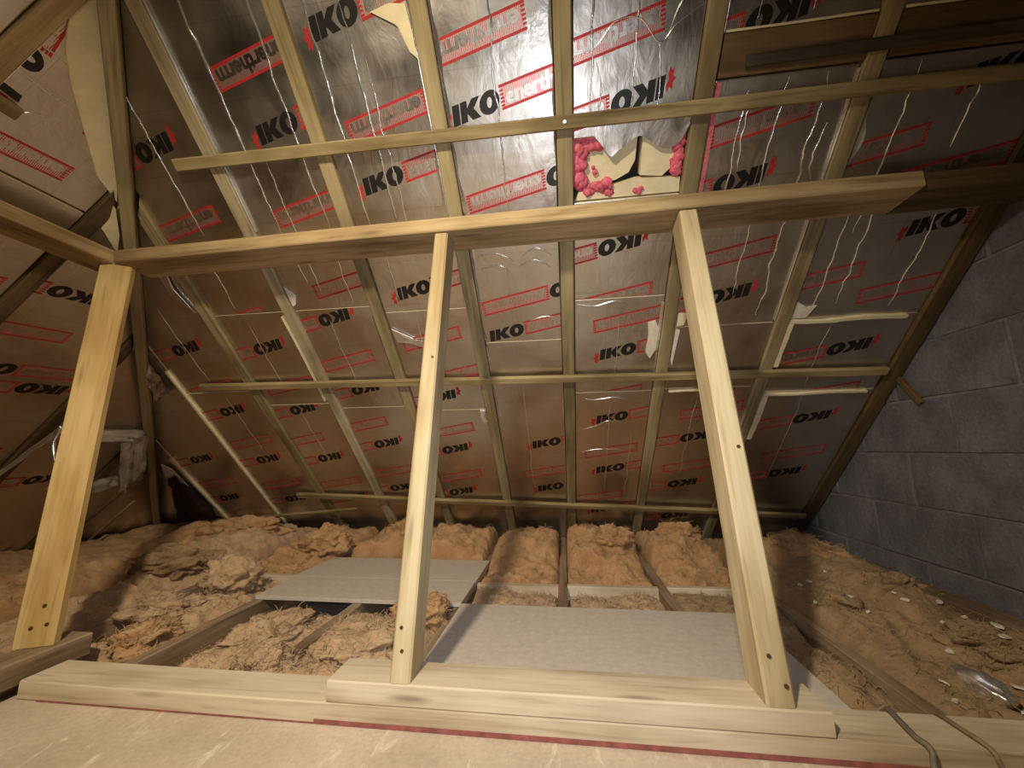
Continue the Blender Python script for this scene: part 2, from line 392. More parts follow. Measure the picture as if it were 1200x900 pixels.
tx0, tx1, ty0, ty1 = min(xs), max(xs), min(ys), max(ys)
TXT_V = [V(((v.co.x - tx0) / (tx1 - tx0), (v.co.y - ty0) / (ty1 - ty0), 0)) for v in tm.vertices]
TXT_F = [list(p.vertices) for p in tm.polygons]
bpy.data.objects.remove(fo); bpy.data.curves.remove(fc); bpy.data.meshes.remove(tm)
INK = lambda: [M['ink_black'], M['ink_red'], M['halftone'], M['foil']]
def print_row(board, fr, iu, iv, flip, clips, tilt=12.0, w=-0.018, only_box=False):
    """one slanted line of lettering around an IKO centred at (iu, iv) of the board plane, cut off at the board edges"""
    bm = bmesh.new(); A = math.radians(tilt + (180 if flip else 0)); ca, sa = math.cos(A), math.sin(A)
    def put(p, du, dw): x, y = p.x + du, p.y; return V((iu + ca * x - sa * y, iv + sa * x + ca * y, w + dw))
    for du in (0.0,):
        for pts, mi, dw in GLY:
            if only_box and (mi == 0 or max(p.x for p in pts) < IKO_W / 2 - 0.02): continue
            f = bm.faces.new([bm.verts.new(put(p, du, dw)) for p in pts]); f.material_index = mi
        x0 = IKO_W / 2 + 0.008 + 0.020; ww = BOX_W - 0.040; hh = 0.052
        vs = [bm.verts.new(put(V((x0 + p.x * ww + 0.12 * (p.y - .5) * hh, (p.y - .5) * hh, 0)), du, .0006)) for p in TXT_V]
        for f in TXT_F:
            try: bm.faces.new([vs[i] for i in f]).material_index = 3
            except ValueError: pass
    for co, no in clips: cut(bm, co, no, fill=False)
    if not bm.faces: bm.free(); return
    me = bpy.data.meshes.new('printed_lettering'); bm.to_mesh(me); bm.free()
    for mm in INK(): me.materials.append(mm)
    link('printed_lettering', me, None, board, fr, plabel='black and red slanted lettering printed on the foil')
def crease(board, fr, u, v0, v1, r=0.0045, w=-0.018, seed=0, drift=0.0, amp=0.011):
    """raised wavy fold in the facing running along the board"""
    n = max(4, int(abs(v1 - v0) / 0.018)); bm = bmesh.new(); rings = []
    for i in range(n + 1):
        t = i / n; v = v0 + (v1 - v0) * t
        uu = u + drift * t + amp * noise.noise((v * 9, seed * 3.1, 0)) + amp * 0.45 * noise.noise((v * 30, seed * 3.1, 5))
        rr = r * (0.25 + 0.75 * min(1, 6 * t, 6 * (1 - t))) * (0.72 + 0.7 * abs(noise.noise((v * 14, seed, 2))))
        rings.append([bm.verts.new((uu + math.cos(math.pi * k / 6) * rr * 1.15, v, w - .0005 + math.sin(math.pi * k / 6) * rr)) for k in range(7)])
    for r0, r1 in zip(rings, rings[1:]):
        for k in range(6): bm.faces.new((r0[k], r0[k + 1], r1[k + 1], r1[k]))
    return link('foil_crease', to_mesh(bm, 'foil_crease', True), M['crease'], board, fr)
def lip(board, fr, u, v0, v1, sgn, seed, m=None, wid=0.012, w=-0.018):
    """ragged turned-up edge of the facing beside a rafter"""
    n = max(4, int(abs(v1 - v0) / 0.025)); bm = bmesh.new(); A_, B_, C_ = [], [], []
    for i in range(n + 1):
        v = v0 + (v1 - v0) * i / n
        ww = wid * max(0.15, 0.6 + 1.5 * noise.noise((v * 7, seed * 1.7, 1)))
        A_.append(bm.verts.new((u + sgn * ww, v, w + .0004))); B_.append(bm.verts.new((u + sgn * ww * .45, v, w + .004 + .004 * noise.noise((v * 11, seed, 4))))); C_.append(bm.verts.new((u, v, w + .012)))
    for i in range(n):
        bm.faces.new((A_[i], A_[i + 1], B_[i + 1], B_[i])); bm.faces.new((B_[i], B_[i + 1], C_[i + 1], C_[i]))
    return link('foil_lip', to_mesh(bm, 'foil_lip', True), m or M['crease'], board, fr)
def board(fr, u0, u1, v0, v1, label, extra=(), th=0.065, w=-0.018):
    bm = box_bm(u0, u1, v0, v1, w - th, w, bev=0.003)
    for co, no in extra: cut(bm, co, no)
    if len(bm.faces) < 4: bm.free(); return None
    me = to_mesh(bm, 'insulation_board'); me.materials.append(M['foil']); me.materials.append(M['cream'])
    for p in me.polygons:
        if abs(p.normal.z) < 0.9: p.material_index = 1
    return link('insulation_board', me, None, None, fr, label=label, cat='insulation board', group='foil faced boards between the rafters')

yv = lambda y: -y / CA
# clip of the main slope at the hip (in main-frame coordinates) and of the hip slope likewise
FMi, FHi = FM.inverted(), FH.inverted()
mclip = (FMi @ (V((hip_x(0), 0, Z0)) - HN * 0.027), (FMi.to_3x3() @ HN))
hclip = (FHi @ (V((hip_x(0), 0, Z0)) + HN * 0.027), (FHi.to_3x3() @ -HN))
IK = [(-1.093, 1.223, 0), (-0.738, 1.017, 0), (-1.666, 1.234, 1), (-0.718, 1.387, 0), (-0.285, 1.235, 0), (0.311, 1.253, 1), (0.728, 1.481, 1), (0.734, 1.126, 1), (1.53, 1.647, 0), (1.493, 1.281, 0),
      (-0.717, 1.749, 0), (-0.277, 1.946, 0), (0.302, 2.054, 0), (0.28, 1.639, 1), (0.794, 1.839, 1), (1.431, 2.077, 1), (1.416, 2.422, 1), (0.295, 2.4, 0), (0.306, 2.739, 0), (-0.11, 2.553, 0),
      (-0.103, 2.884, 0), (0.812, 2.525, 1), (0.796, 2.852, 1), (1.409, 2.773, 1), (-2.18, 1.942, 1), (-1.659, 1.955, 1), (-1.188, 1.838, 1), (-2.164, 2.296, 1), (-1.661, 2.298, 1), (-1.192, 2.535, 1),
      (-1.664, 2.634, 1), (-2.156, 2.642, 1), (-2.70, 2.635, 1), (-2.74, 2.975, 1), (-2.154, 2.982, 1), (-0.725, 2.584, 1), (-0.769, 2.919, 1), (-1.22, 2.881, 1), (-1.18, 2.19, 1), (-1.64, 2.97, 1), (-0.72, 2.25, 1), (0.28, 3.07, 0), (0.80, 3.12, 1)]
BO = [(-1.106, 1.033, 1), (-0.645, 1.189, 1), (-0.252, 1.047, 1), (0.204, 1.085, 1), (-0.212, 1.413, 1), (-0.221, 1.775, 1), (-1.714, 1.415, 1), (-1.105, 1.402, 1), (0.749, 1.30, 1), (1.169, 1.395, 1),
      (1.483, 1.456, 1), (0.266, 1.786, 1), (0.332, 1.874, 1), (0.757, 1.659, 1), (1.159, 1.763, 1), (1.524, 1.811, 1), (-1.076, 1.665, 1), (-1.227, 2.001, 1), (-0.698, 1.916, 1), (-1.745, 1.782, 1), (-1.669, 2.119, 1),
      (-1.30, 2.371, 1), (-1.80, 2.465, 1), (-0.60, 2.09, 1), (0.276, 2.23, 1), (0.295, 2.571, 1), (-0.121, 2.716, 1), (0.23, 2.92, 1), (0.847, 2.33, 1), (0.809, 2.68, 1), (-2.2, 2.12, 1), (-2.2, 2.47, 1),
      (-2.2, 2.81, 1), (-1.70, 2.80, 1), (-1.25, 2.71, 1), (-0.74, 2.42, 1), (-0.76, 2.75, 1), (1.40, 2.25, 1), (1.40, 2.60, 1), (-2.74, 2.80, 1)]
ROWS = [(x, y, f) for x, y, f in IK] + [(x + (0.2755 if f else -0.2755), y, f) for x, y, f in BO]
BOXY = [False] * len(IK) + [(x, y) not in ((-0.212, 1.413), (-0.221, 1.775)) for x, y, f in BO]
ANCH = [(x, y) for x, y, f in IK] + [(x, y) for x, y, f in BO]
g = RW / 2 + 0.004
bays = [('r1', 'r2', 'four bays left of the torn pink hole', (1.80, 2.27)), ('r2', 'r3', 'three bays left of the torn pink hole', (1.80, 2.30)),
        ('r3', 'r4', 'two bays left of the torn pink hole', (1.83, 2.33)), ('r4', 'r5', 'directly left of the torn pink hole', (1.55, 1.985)),
        ('r5', 'r6', 'in the same bay as the torn pink hole', (1.827, 2.253)), ('r6', 'r7', 'directly right of the torn pink hole', (1.958, 2.247)),
        ('r7', 'r8', 'in the last bay beside the grey block wall', (1.948, 2.278))]
cells = []
for ra, rb, txt, (s1, s2) in bays:
    u0, u1 = RX[ra] + g, RX[rb] - g - (0.006 if rb == 'r8' else 0)
    spans = [(0.10, s1, 'topmost'), (s1, s2, 'middle'), (s2, 3.40, 'lowest')]
    if ra == 'r5': spans = [(0.10, 1.335, 'topmost'), (1.502, s1, 'small upper'), (s1, s2, 'middle'), (s2, 3.40, 'lowest')]
    if ra in ('r6', 'r7'): spans = [(0.10, 1.150, 'topmost'), (1.2395, s1, 'upper'), (s1, s2, 'middle'), (s2, 3.40, 'lowest')]
    for y0, y1, wd in spans: cells.append((u0, u1, y0, y1, f'{wd} foil-faced insulation board {txt}', ra, wd))
cells.append((-2.402, RX['r1'] - g, 0.9, 2.18, 'upper foil-faced board of the bay just right of the hip rafter', 'r0', 'topmost'))
cells.append((-2.402, RX['r1'] - g, 2.184, 3.40, 'lower foil-faced board of the bay just right of the hip rafter', 'r0', 'lowest'))
cells.append((-2.926, -2.408, 1.5, 3.40, 'dark foil-faced board between the two pale foam seams beside the hip', 'r00', 'only'))
cells.append((-3.55, -2.934, 1.5, 3.40, 'small triangular foil-faced board in the bottom left eaves corner', 'r000', 'only'))
BOARDS = {}
sd = 0
for u0, u1, y0, y1, lb, key, wd in cells:
    ex = [mclip] if u0 < -0.15 else []
    seam = 0.002
    bo = board(FM, u0, u1, yv(y1) + seam, yv(y0) - seam, lb, ex)
    if bo is None: continue
    BOARDS[(key, wd)] = bo
    clips = [((u0 + .002, 0, 0), (-1, 0, 0)), ((u1 - .002, 0, 0), (1, 0, 0)), ((0, yv(y1) + .004, 0), (0, -1, 0)), ((0, yv(y0) - .004, 0), (0, 1, 0))] + ex
    for (x, y, f), (ax, ay), ob in zip(ROWS, ANCH, BOXY):
        if u0 <= ax <= u1 and y0 <= ay < y1: print_row(bo, FM, x, yv(y), f, clips, only_box=ob)
# upper print above the picture edge, for anyone stepping closer
CR = [('r1', -1.663, 1.03, 1.50, 1), ('r2', -1.270, 0.60, 1.52, 1), ('r2', -1.027, 0.55, 1.52, 1), ('r3', -0.830, 0.60, 1.55, 1), ('r3', -0.700, 0.98, 1.50, 1), ('r4', -0.200, 0.55, 1.54, 0), ('r5', 0.145, 0.5, 1.30, 0), ('r5', 0.292, 0.5, 1.32, 0)]
for key, u, y0, y1, br in CR:
    sd += 1
    crease(BOARDS[(key, 'topmost')], FM, u, yv(y1), yv(y0), r=0.0052 if br else 0.0038, seed=sd)
for key, u, y0, y1 in (('r2', -1.20, 1.30, 1.75), ('r3', -0.66, 1.1, 1.74), ('r3', -0.80, 1.55, 1.80), ('r1', -1.72, 1.52, 1.78), ('r2', -1.05, 1.5, 1.79), ('r2', -1.25, 1.55, 1.7)):
    sd += 1; crease(BOARDS[(key, 'topmost')], FM, u, yv(y1), yv(y0), r=0.0034, seed=sd)
for key, u, y0, y1 in (('r6', 0.678, 1.27, 1.62), ('r6', 0.705, 1.30, 1.46), ('r6', 0.812, 1.25, 1.85), ('r6', 0.946, 1.25, 1.93), ('r7', 1.23, 1.25, 1.66), ('r7', 1.19, 1.60, 1.93), ('r7', 1.44, 1.30, 1.45), ('r7', 1.52, 1.62, 1.92), ('r7', 1.28, 1.52, 1.90), ('r6', 0.985, 1.36, 1.5)):
    sd += 1; crease(BOARDS[(key, 'upper')], FM, u, yv(y1), yv(y0), r=0.0046, seed=sd, amp=0.016)
for key, u, y0, y1 in (('r6', 0.68, 0.7, 1.13), ('r6', 0.84, 0.8, 1.13), ('r6', 0.93, 0.8, 1.12), ('r7', 1.21, 0.7, 1.12)):
    sd += 1; crease(BOARDS[(key, 'topmost')], FM, u, yv(y1), yv(y0), r=0.0046, seed=sd, amp=0.014)
for key, wd, u, y0, y1 in (('r7', 'middle', 1.30, 1.96, 2.26), ('r7', 'lowest', 1.32, 2.30, 2.85), ('r6', 'lowest', 0.76, 2.26, 2.80), ('r1', 'middle', -1.70, 1.84, 2.2), ('r2', 'middle', -1.22, 1.83, 2.2), ('r3', 'middle', -0.74, 1.86, 2.2),
                           ('r0', 'topmost', -2.18, 1.75, 2.15), ('r0', 'lowest', -2.14, 2.2, 2.6), ('r1', 'lowest', -1.68, 2.3, 2.7), ('r5', 'middle', 0.30, 1.9, 2.2), ('r5', 'lowest', 0.28, 2.3, 2.9), ('r5', 'lowest', 0.42, 2.5, 2.95), ('r4', 'lowest', -0.22, 2.2, 2.9)):
    sd += 1; crease(BOARDS[(key, wd)], FM, u, yv(y1), yv(y0), r=0.0026, seed=sd)
# crosswise folds in the bright centre bays
def cross_crease(bo, pts, r=0.003):
    p = smooth_path([V((x, yv(y), -0.0182)) for x, y in pts], 6)
    bm = tube(p, r, 6, taper=lambda t: 0.3 + 0.7 * min(1, 5 * t, 5 * (1 - t)))
    link('foil_crease', to_mesh(bm, 'foil_crease', True), M['crease'], bo, FM)
B45 = BOARDS[('r4', 'middle')]; B45t = BOARDS[('r4', 'topmost')]; B56 = BOARDS[('r5', 'topmost')]
for pts in ([(-.36, 1.60), (-.25, 1.585), (-.16, 1.61), (-.02, 1.60)], [(-.37, 1.645), (-.27, 1.64), (-.20, 1.67)], [(-.16, 1.655), (-.09, 1.63), (-.02, 1.66)], [(-.36, 1.69), (-.27, 1.68), (-.22, 1.71)], [(-.18, 1.69), (-.1, 1.67), (-.03, 1.70)], [(-.15, 1.90), (-.06, 1.885), (0, 1.90)]):
    cross_crease(B45, pts, 0.0034)
for pts in ([(.08, 1.16), (.16, 1.14), (.22, 1.10), (.30, 1.10), (.37, 1.15), (.42, 1.12), (.50, 1.09)], [(.37, 1.15), (.385, 1.24), (.375, 1.32)], [(.16, 1.17), (.18, 1.23), (.165, 1.30)], [(.40, 1.13), (.43, 1.08), (.49, 1.05)]):
    cross_crease(B56, pts, 0.0026)
for pts in ([(.09, 1.845), (.18, 1.855), (.27, 1.84), (.33, 1.85)],): cross_crease(BOARDS[('r5', 'middle')], pts, 0.0042)
for pts in ([(.14, 2.29), (.20, 2.295), (.30, 2.285), (.38, 2.30)], [(.12, 2.47), (.2, 2.45), (.27, 2.42), (.36, 2.43)], [(.11, 2.62), (.24, 2.60), (.4, 2.61)]): cross_crease(BOARDS[('r5', 'lowest')], pts, 0.0036)
# ragged foil lips beside the rafters
for key, wd, u, y0, y1, s, wid in (('r4', 'topmost', RX['r4'] + g, 0.9, 1.5, 1, .014), ('r4', 'middle', RX['r4'] + g, 1.57, 1.97, 1, .012), ('r4', 'lowest', RX['r4'] + g, 2.0, 3.0, 1, .008), ('r3', 'topmost', RX['r4'] - g, 1.0, 1.8, -1, .016), ('r4', 'topmost', RX['r5'] - g, 0.8, 1.45, -1, .008),
                               ('r4', 'lowest', RX['r5'] - g, 2.2, 2.9, -1, .008), ('r2', 'topmost', RX['r2'] + g, .8, 1.5, 1, .004), ('r2', 'middle', RX['r3'] - g, 1.84, 2.28, -1, .008), ('r1', 'lowest', RX['r2'] - g, 2.3, 3.2, -1, .006), ('r0', 'lowest', RX['r1'] - g, 2.2, 3.2, -1, .010),
                               ('r6', 'upper', RX['r7'] - g, 1.25, 1.95, -1, .006), ('r7', 'upper', RX['r7'] + g, 1.26, 1.5, 1, .020), ('r7', 'upper', RX['r7'] + g, 1.62, 1.94, 1, .014), ('r6', 'lowest', RX['r6'] + g, 2.3, 3.1, 1, .009), ('r5', 'middle', RX['r6'] - g, 1.85, 2.2, -1, .01), ('r1', 'topmost', RX['r2'] - g, .9, 1.5, -1, .005)):
    sd += 1; lip(BOARDS[(key, wd)], FM, u, yv(y1), yv(y0), s, sd, wid=wid, m=M['flake'] if wid == .020 else None)
# exposed cream foam edges and torn patches
def foam_bar(bo, pts, wid, hgt, w=-0.016):
    n = len(pts); bm = bmesh.new(); rows = []
    P = smooth_path([V((x, yv(y), w)) for x, y in pts], 7)
    for i, p in enumerate(P):
        t = (P[min(i + 1, len(P) - 1)] - P[max(i - 1, 0)]).normalized(); s = V((-t.y, t.x, 0))
        k = 1 + 0.35 * noise.noise((p.x * 30, p.y * 30, 3))
        rows.append([bm.verts.new(p + s * wid * .5 * k - V((0, 0, .004))), bm.verts.new(p + s * wid * .4 * k + V((0, 0, hgt))), bm.verts.new(p - s * wid * .4 * k + V((0, 0, hgt))), bm.verts.new(p - s * wid * .5 * k - V((0, 0, .004)))])
    for a_, b_ in zip(rows, rows[1:]):
        for k in range(3): bm.faces.new((a_[k], a_[k + 1], b_[k + 1], b_[k]))
    bm.faces.new(rows[0]); bm.faces.new(rows[-1])
    link('foam_edge', to_mesh(bm, 'foam_edge'), M['cream'], bo, FM, plabel='cream foam core showing along a cut edge')
foam_bar(BOARDS[('r7', 'middle')], [(1.106, 1.957), (1.25, 1.962), (1.42, 1.954), (1.61, 1.957)], .020, .014)
foam_bar(BOARDS[('r7', 'middle')], [(1.113, 1.965), (1.112, 2.05), (1.113, 2.15)], .026, .014)
foam_bar(BOARDS[('r7', 'lowest')], [(1.108, 2.287), (1.25, 2.292), (1.45, 2.285), (1.62, 2.287)], .014, .012)
foam_bar(BOARDS[('r7', 'lowest')], [(1.118, 2.295), (1.117, 2.42), (1.108, 2.54)], .036, .014)
foam_bar(BOARDS[('r6', 'topmost')], [(0.578, 1.147), (0.8, 1.148), (1.03, 1.147)], .008, .010)
foam_bar(BOARDS[('r7', 'topmost')], [(1.106, 1.147), (1.3, 1.148), (1.62, 1.147)], .008, .010)
foam_bar(BOARDS[('r6', 'lowest')], [(0.60, 2.262), (0.72, 2.258), (0.82, 2.262)], .010, .006)
foam_bar(BOARDS[('r00', 'only')], [(-2.407, 2.05), (-2.404, 2.5), (-2.407, 3.0), (-2.405, 3.3)], .018, .012)
foam_bar(BOARDS[('r000', 'only')], [(-2.93, 2.62), (-2.933, 2.85), (-2.93, 3.25)], .026, .014)
foam_bar(BOARDS[('r1', 'middle')], [(-1.476, 1.82), (-1.47, 2.0), (-1.474, 2.25)], .006, .010)
def patch(bo, pts, m, w=-0.012, name='torn_patch', fr=FM, yy=True, label=None, th=0.004):
    bm = bmesh.new()
    a_ = [bm.verts.new((x, yv(y) if yy else y, w + random.uniform(-.001, .003))) for x, y in pts]
    c_ = bm.verts.new((sum(p.co.x for p in a_) / len(a_), sum(p.co.y for p in a_) / len(a_), w + .003))
    b_ = [bm.verts.new((p.co.x, p.co.y, w - th)) for p in a_]
    for i in range(len(a_)):
        j = (i + 1) % len(a_); bm.faces.new((a_[i], a_[j], c_)); bm.faces.new((a_[i], b_[i], b_[j], a_[j]))
    return link(name, to_mesh(bm, name), m, bo, fr, plabel=label)
patch(BOARDS[('r3', 'topmost')], [(-.60, 1.015), (-.53, 1.005), (-.475, 1.01), (-.468, 1.06), (-.467, 1.115), (-.49, 1.10), (-.515, 1.05), (-.55, 1.03)], M['cream'], label='cream foam where the foil is torn off')
patch(BOARDS[('r5', 'middle')], [(.44, 1.93), (.475, 1.925), (.498, 1.96), (.495, 2.05), (.47, 2.09), (.445, 2.06), (.45, 1.99)], M['flake'], label='white torn patch')
patch(BOARDS[('r6', 'upper')], [(.578, 1.90), (.63, 1.905), (.612, 1.95), (.58, 1.955)], M['cream'])
patch(BOARDS[('r6', 'middle')], [(.578, 1.965), (.60, 1.97), (.595, 2.05), (.59, 2.13), (.578, 2.10)], M['flake'])
patch(BOARDS[('r3', 'middle')], [(-.89, 1.90), (-.83, 1.925), (-.77, 1.955), (-.72, 1.96), (-.74, 1.99), (-.80, 1.97), (-.88, 1.96)], M['crease'], w=-.008, label='loose bright foil flap')
patch(BOARDS[('r2', 'topmost')], [(-1.383, 1.70), (-1.34, 1.735), (-1.36, 1.77), (-1.383, 1.78)], M['flake'])
patch(BOARDS[('r7', 'upper')], [(1.105, 1.88), (1.16, 1.905), (1.20, 1.90), (1.17, 1.945), (1.106, 1.945)], M['flake'])
for u, y, k in ((-.46, 2.33, 'r3'), ):
    patch(BOARDS[('r3', 'lowest')], [(-.50, 2.335), (-.47, 2.34), (-.465, 2.40), (-.49, 2.42), (-.505, 2.37)], M['crease'])
patch(BOARDS[('r000', 'only')], [(-2.99, 2.70), (-2.985, 2.86), (-3.10, 2.76), (-3.04, 2.66)], M['paper'], w=.004)
patch(BOARDS[('r0', 'topmost')], [(-2.02, 1.58), (-1.97, 1.60), (-1.99, 1.68), (-1.955, 1.78), (-2.03, 1.70)], M['crease'], w=-.004)

# ---- hip slope boards
hv = lambda x: (x - XH) / CH
hcells = [(HY[0] + g, HY[1] - g, -1.9, -0.3, 'foil-faced board above the pale rafter in the top left corner'),
          (HY[1] + g, HY[2] - g, -2.02, -1.0, 'foil-faced board left of the hip rafter, above the left purlin'),
          (HY[0] + g, HY[1] - g, -3.75, -1.904, 'foil-faced board on the left slope below the left purlin, nearest the camera'),
          (HY[1] + g, HY[2] - g, -3.75, -2.024, 'foil-faced board on the left slope under the end of the left purlin'),
          (HY[2] + g, HY[3] - g, -3.75, -1.6, 'printed foil-faced board on the left slope behind the leaning orange strut'),
          (HY[3] + g, HY[4] - g, -3.75, -2.0, 'dark foil-faced board on the left slope beside the hip rafter foot'),
          (HY[4] + g, 3.3, -3.75, -2.4, 'last foil-faced board on the left slope, deep in the corner')]
HI = [(0.905, -1.775, 0, 98), (1.50, -2.30, 1, 5), (1.45, -2.649, 0, 5), (1.70, -2.712, 1, 5), (2.1, -3.2, 1, 5)]
HB = [(1.13, -1.70, 1, 98), (1.00, -1.952, 1, 5), (1.44, -2.483, 1, 5), (1.60, -3.05, 1, 5), (2.12, -2.95, 1, 5), (1.1, -2.35, 1, 5)]
HROWS = [((u, hv(x), f, t), (u, x)) for u, x, f, t in HI]
HONLY = set()
for u, x, f, t in HB:
    k = 0.2755 if f else -0.2755
    HONLY.add((u + k * math.cos(math.radians(t)), hv(x) + k * math.sin(math.radians(t))))
    HROWS.append(((u + k * math.cos(math.radians(t)), hv(x) + k * math.sin(math.radians(t)), f, t), (u, x)))
HBO = []
for u0, u1, x0, x1, lb in hcells:
    bo = board(FH, u0, u1, hv(x0) + .002, hv(x1) - .002, lb, [hclip])
    HBO.append(bo)
    clips = [((u0 + .002, 0, 0), (-1, 0, 0)), ((u1 - .002, 0, 0), (1, 0, 0)), ((0, hv(x0) + .004, 0), (0, -1, 0)), ((0, hv(x1) - .004, 0), (0, 1, 0)), hclip]
    for (u, vv, f, t), (au, ax) in HROWS:
        if u0 - 0.05 <= au <= u1 and x0 <= ax < x1: print_row(bo, FH, u, vv, f, clips, tilt=t, only_box=(u, vv) in HONLY)
HC1 = [(0.895, -1.694), (0.935, -1.690), (0.998, -1.691)]; HC2 = [(0.895, -1.777), (0.937, -1.776), (0.97, -1.781), (1.009, -1.780), (1.075, -1.782)]; HC3 = [(0.975, -1.856), (1.005, -1.838), (1.035, -1.828)]
for k, pts, r in ((1, HC1, .0034), (1, HC2, .0040), (1, HC3, .003), (0, [(0.45, -1.75), (0.62, -1.78), (0.80, -1.80)], .006)):
    p = smooth_path([V((u, hv(x), -0.0182)) for u, x in pts], 6)
    bm = tube([q + V((0, .004 * noise.noise((q.x * 40, k, 1)), 0)) for q in p], r, 6, taper=lambda t: 0.3 + 0.7 * min(1, 5 * t, 5 * (1 - t)))
    link('foil_crease', to_mesh(bm, 'foil_crease', True), M['crease'], HBO[k], FH)
# cream foam wedge cut along the hip
def prism(name, pts, fr, w0, w1, m, **kw):
    bm = bmesh.new(); a_ = [bm.verts.new((*p, w1)) for p in pts]; b_ = [bm.verts.new((*p, w0)) for p in pts]
    bm.faces.new(a_); bm.faces.new(b_[::-1])
    for i in range(len(pts)): j = (i + 1) % len(pts); bm.faces.new((a_[i], b_[i], b_[j], a_[j]))
    return link(name, to_mesh(bm, name), m, mw=fr, **kw)
def hu(x, y): return (y, hv(x))
wp = [hu(-1.60, 0.89), hu(-1.53, 0.86), hu(-1.43, 0.835), hu(-1.53, 0.93), hu(-1.68, 1.085), hu(-1.81, 1.225), hu(-1.94, 1.345), hu(-1.90, 1.235), hu(-1.80, 1.10), hu(-1.725, 1.00), hu(-1.66, 0.93)]
prism('foam_wedge', wp, FH, -0.018, -0.006, M['cream'], label='long cream foam wedge left of the hip rafter in the top corner', cat='foam offcut')
prism('foam_offcut', [hu(-2.04, 1.37), hu(-2.0, 1.365), hu(-1.955, 1.34), hu(-2.03, 1.425), hu(-2.09, 1.47)], FH, -0.018, 0.02, M['cream'], label='jagged cream foam offcut behind the purlin corner', cat='foam offcut')

# ------------------------------------------------------------------ battens
def batten(pts, wd, th, label, m=None, fr_off=0.0, name='batten'):
    o = timber(name, rp(pts[0][0], pts[0][1], th / 2 + fr_off), rp(pts[1][0], pts[1][1], th / 2 + fr_off), wd, th, (0, CA, -SA), m or M['batten'], label=label, cat='batten', group='battens across the rafters')
    return o
b1 = batten([(-1.58, 1.283), (1.73, 1.297)], 0.046, 0.026, 'top batten nailed across the rafters above the purlin')
batten([(-2.22, 2.135), (1.64, 2.178)], 0.042, 0.026, 'middle batten nailed across the rafters below the purlin')
batten([(-2.08, 2.925), (1.15, 3.06)], 0.044, 0.026, 'low batten across the rafters just above the insulation')
batten([(1.20, 3.075), (1.66, 3.095)], 0.044, 0.022, 'short low batten end behind the right strut by the block wall')
timber('lath', rp(-3.62, 3.235, 0.03), rp(-1.62, 3.02, 0.045), 0.026, 0.02, (0, CA, -SA), M['batten'], label='thin slanting lath under the left end of the low batten', cat='batten')
timber('batten', hp(-1.862, 0.2, 0.014), hp(-1.862, 0.955, 0.014), 0.046, 0.026, (CH, 0, SH), M['batten'], label='batten end poking in at the left picture edge above the left purlin', cat='batten')
sw = bmesh.new(); bmesh.ops.create_cone(sw, cap_ends=True, segments=14, radius1=0.008, radius2=0.006, depth=0.004)
link('screw_head', to_mesh(sw, 'screw_head'), M['steel'], b1, Matrix.Translation(rp(0.046, 1.288, 0.028)) @ FM.to_3x3().to_4x4(), plabel='bright screw head')
# planks in the top right bays
def plank(u0, u1, y0, y1, th, w, m, label, name='plank'):
    o = timber(name, rp(u0, (y0 + y1) / 2, w), rp(u1, (y0 + y1) / 2, w), (y1 - y0) / CA, th, (0, CA, -SA), m, label=label, cat='plank'); return o
plank(RX['r6'] + g, RX['r7'] - g, 1.1515, 1.238, 0.02, -0.014, M['ply'], 'brown plank set between two rafters right of the torn hole')
plank(RX['r7'] + g, RX['r8'] - 0.045, 1.1515, 1.238, 0.02, -0.014, M['ply'], 'brown plank in the top right bay beside the end rafter')
plank(0.655, 1.66, 1.196, 1.222, 0.012, 0.0065, M['slat_shadow'], 'narrow dark slat, also standing in for a shadow band across a rafter', 'slat')  # slat run on across the rafter in place of a dark shadow band

# ------------------------------------------------------------------ torn hole: foam blocks and pink expanding foam
def uv(x, y): return (x, yv(y))
prism('foam_block', [uv(.13, 1.372), uv(.20, 1.365), uv(.275, 1.358), uv(.325, 1.345), uv(.322, 1.405), uv(.30, 1.435), uv(.25, 1.452), uv(.13, 1.46), uv(.105, 1.42)], FM, -0.095, -0.042, M['cream'], label='larger cream foam block inside the torn hole', cat='foam block')
prism('foam_block', [uv(.343, 1.345), uv(.40, 1.36), uv(.47, 1.365), uv(.465, 1.43), uv(.43, 1.452), uv(.345, 1.445)], FM, -0.095, -0.034, M['cream'], label='smaller cream foam block on the right inside the torn hole', cat='foam block')
prism('foam_sill', [uv(.20, 1.470), uv(.33, 1.452), uv(.50, 1.458), uv(.505, 1.498), uv(.085, 1.498), uv(.10, 1.475)], FM, -0.07, -0.028, M['cream'], label='flat cream foam strip along the bottom of the torn hole', cat='foam block')
def blob(name, pts, label, m, cat, seed):
    bm = bmesh.new()
    for i, (x, y, w_, r) in enumerate(pts):
        t = bmesh.new(); bmesh.ops.create_icosphere(t, subdivisions=3, radius=r)
        c = V((x, yv(y), w_))
        for v in t.verts:
            k = 1 + 0.45 * noise.noise((v.co * (1.0 / r)) * 1.4 + V((seed, i * 3.3, 0))) + 0.22 * noise.noise((v.co * (1.0 / r)) * 3.7 + V((seed, i * 1.3, 5)))
            v.co = c + V((v.co.x * k * 1.15, v.co.y * k * 1.15, v.co.z * 0.55 * k))
        tmp = bpy.data.meshes.new('t'); t.to_mesh(tmp); t.free(); bm.from_mesh(tmp); bpy.data.meshes.remove(tmp)
    return link(name, to_mesh(bm, name, True), m, mw=FM, label=label, cat=cat)
rs = random.Random(3)
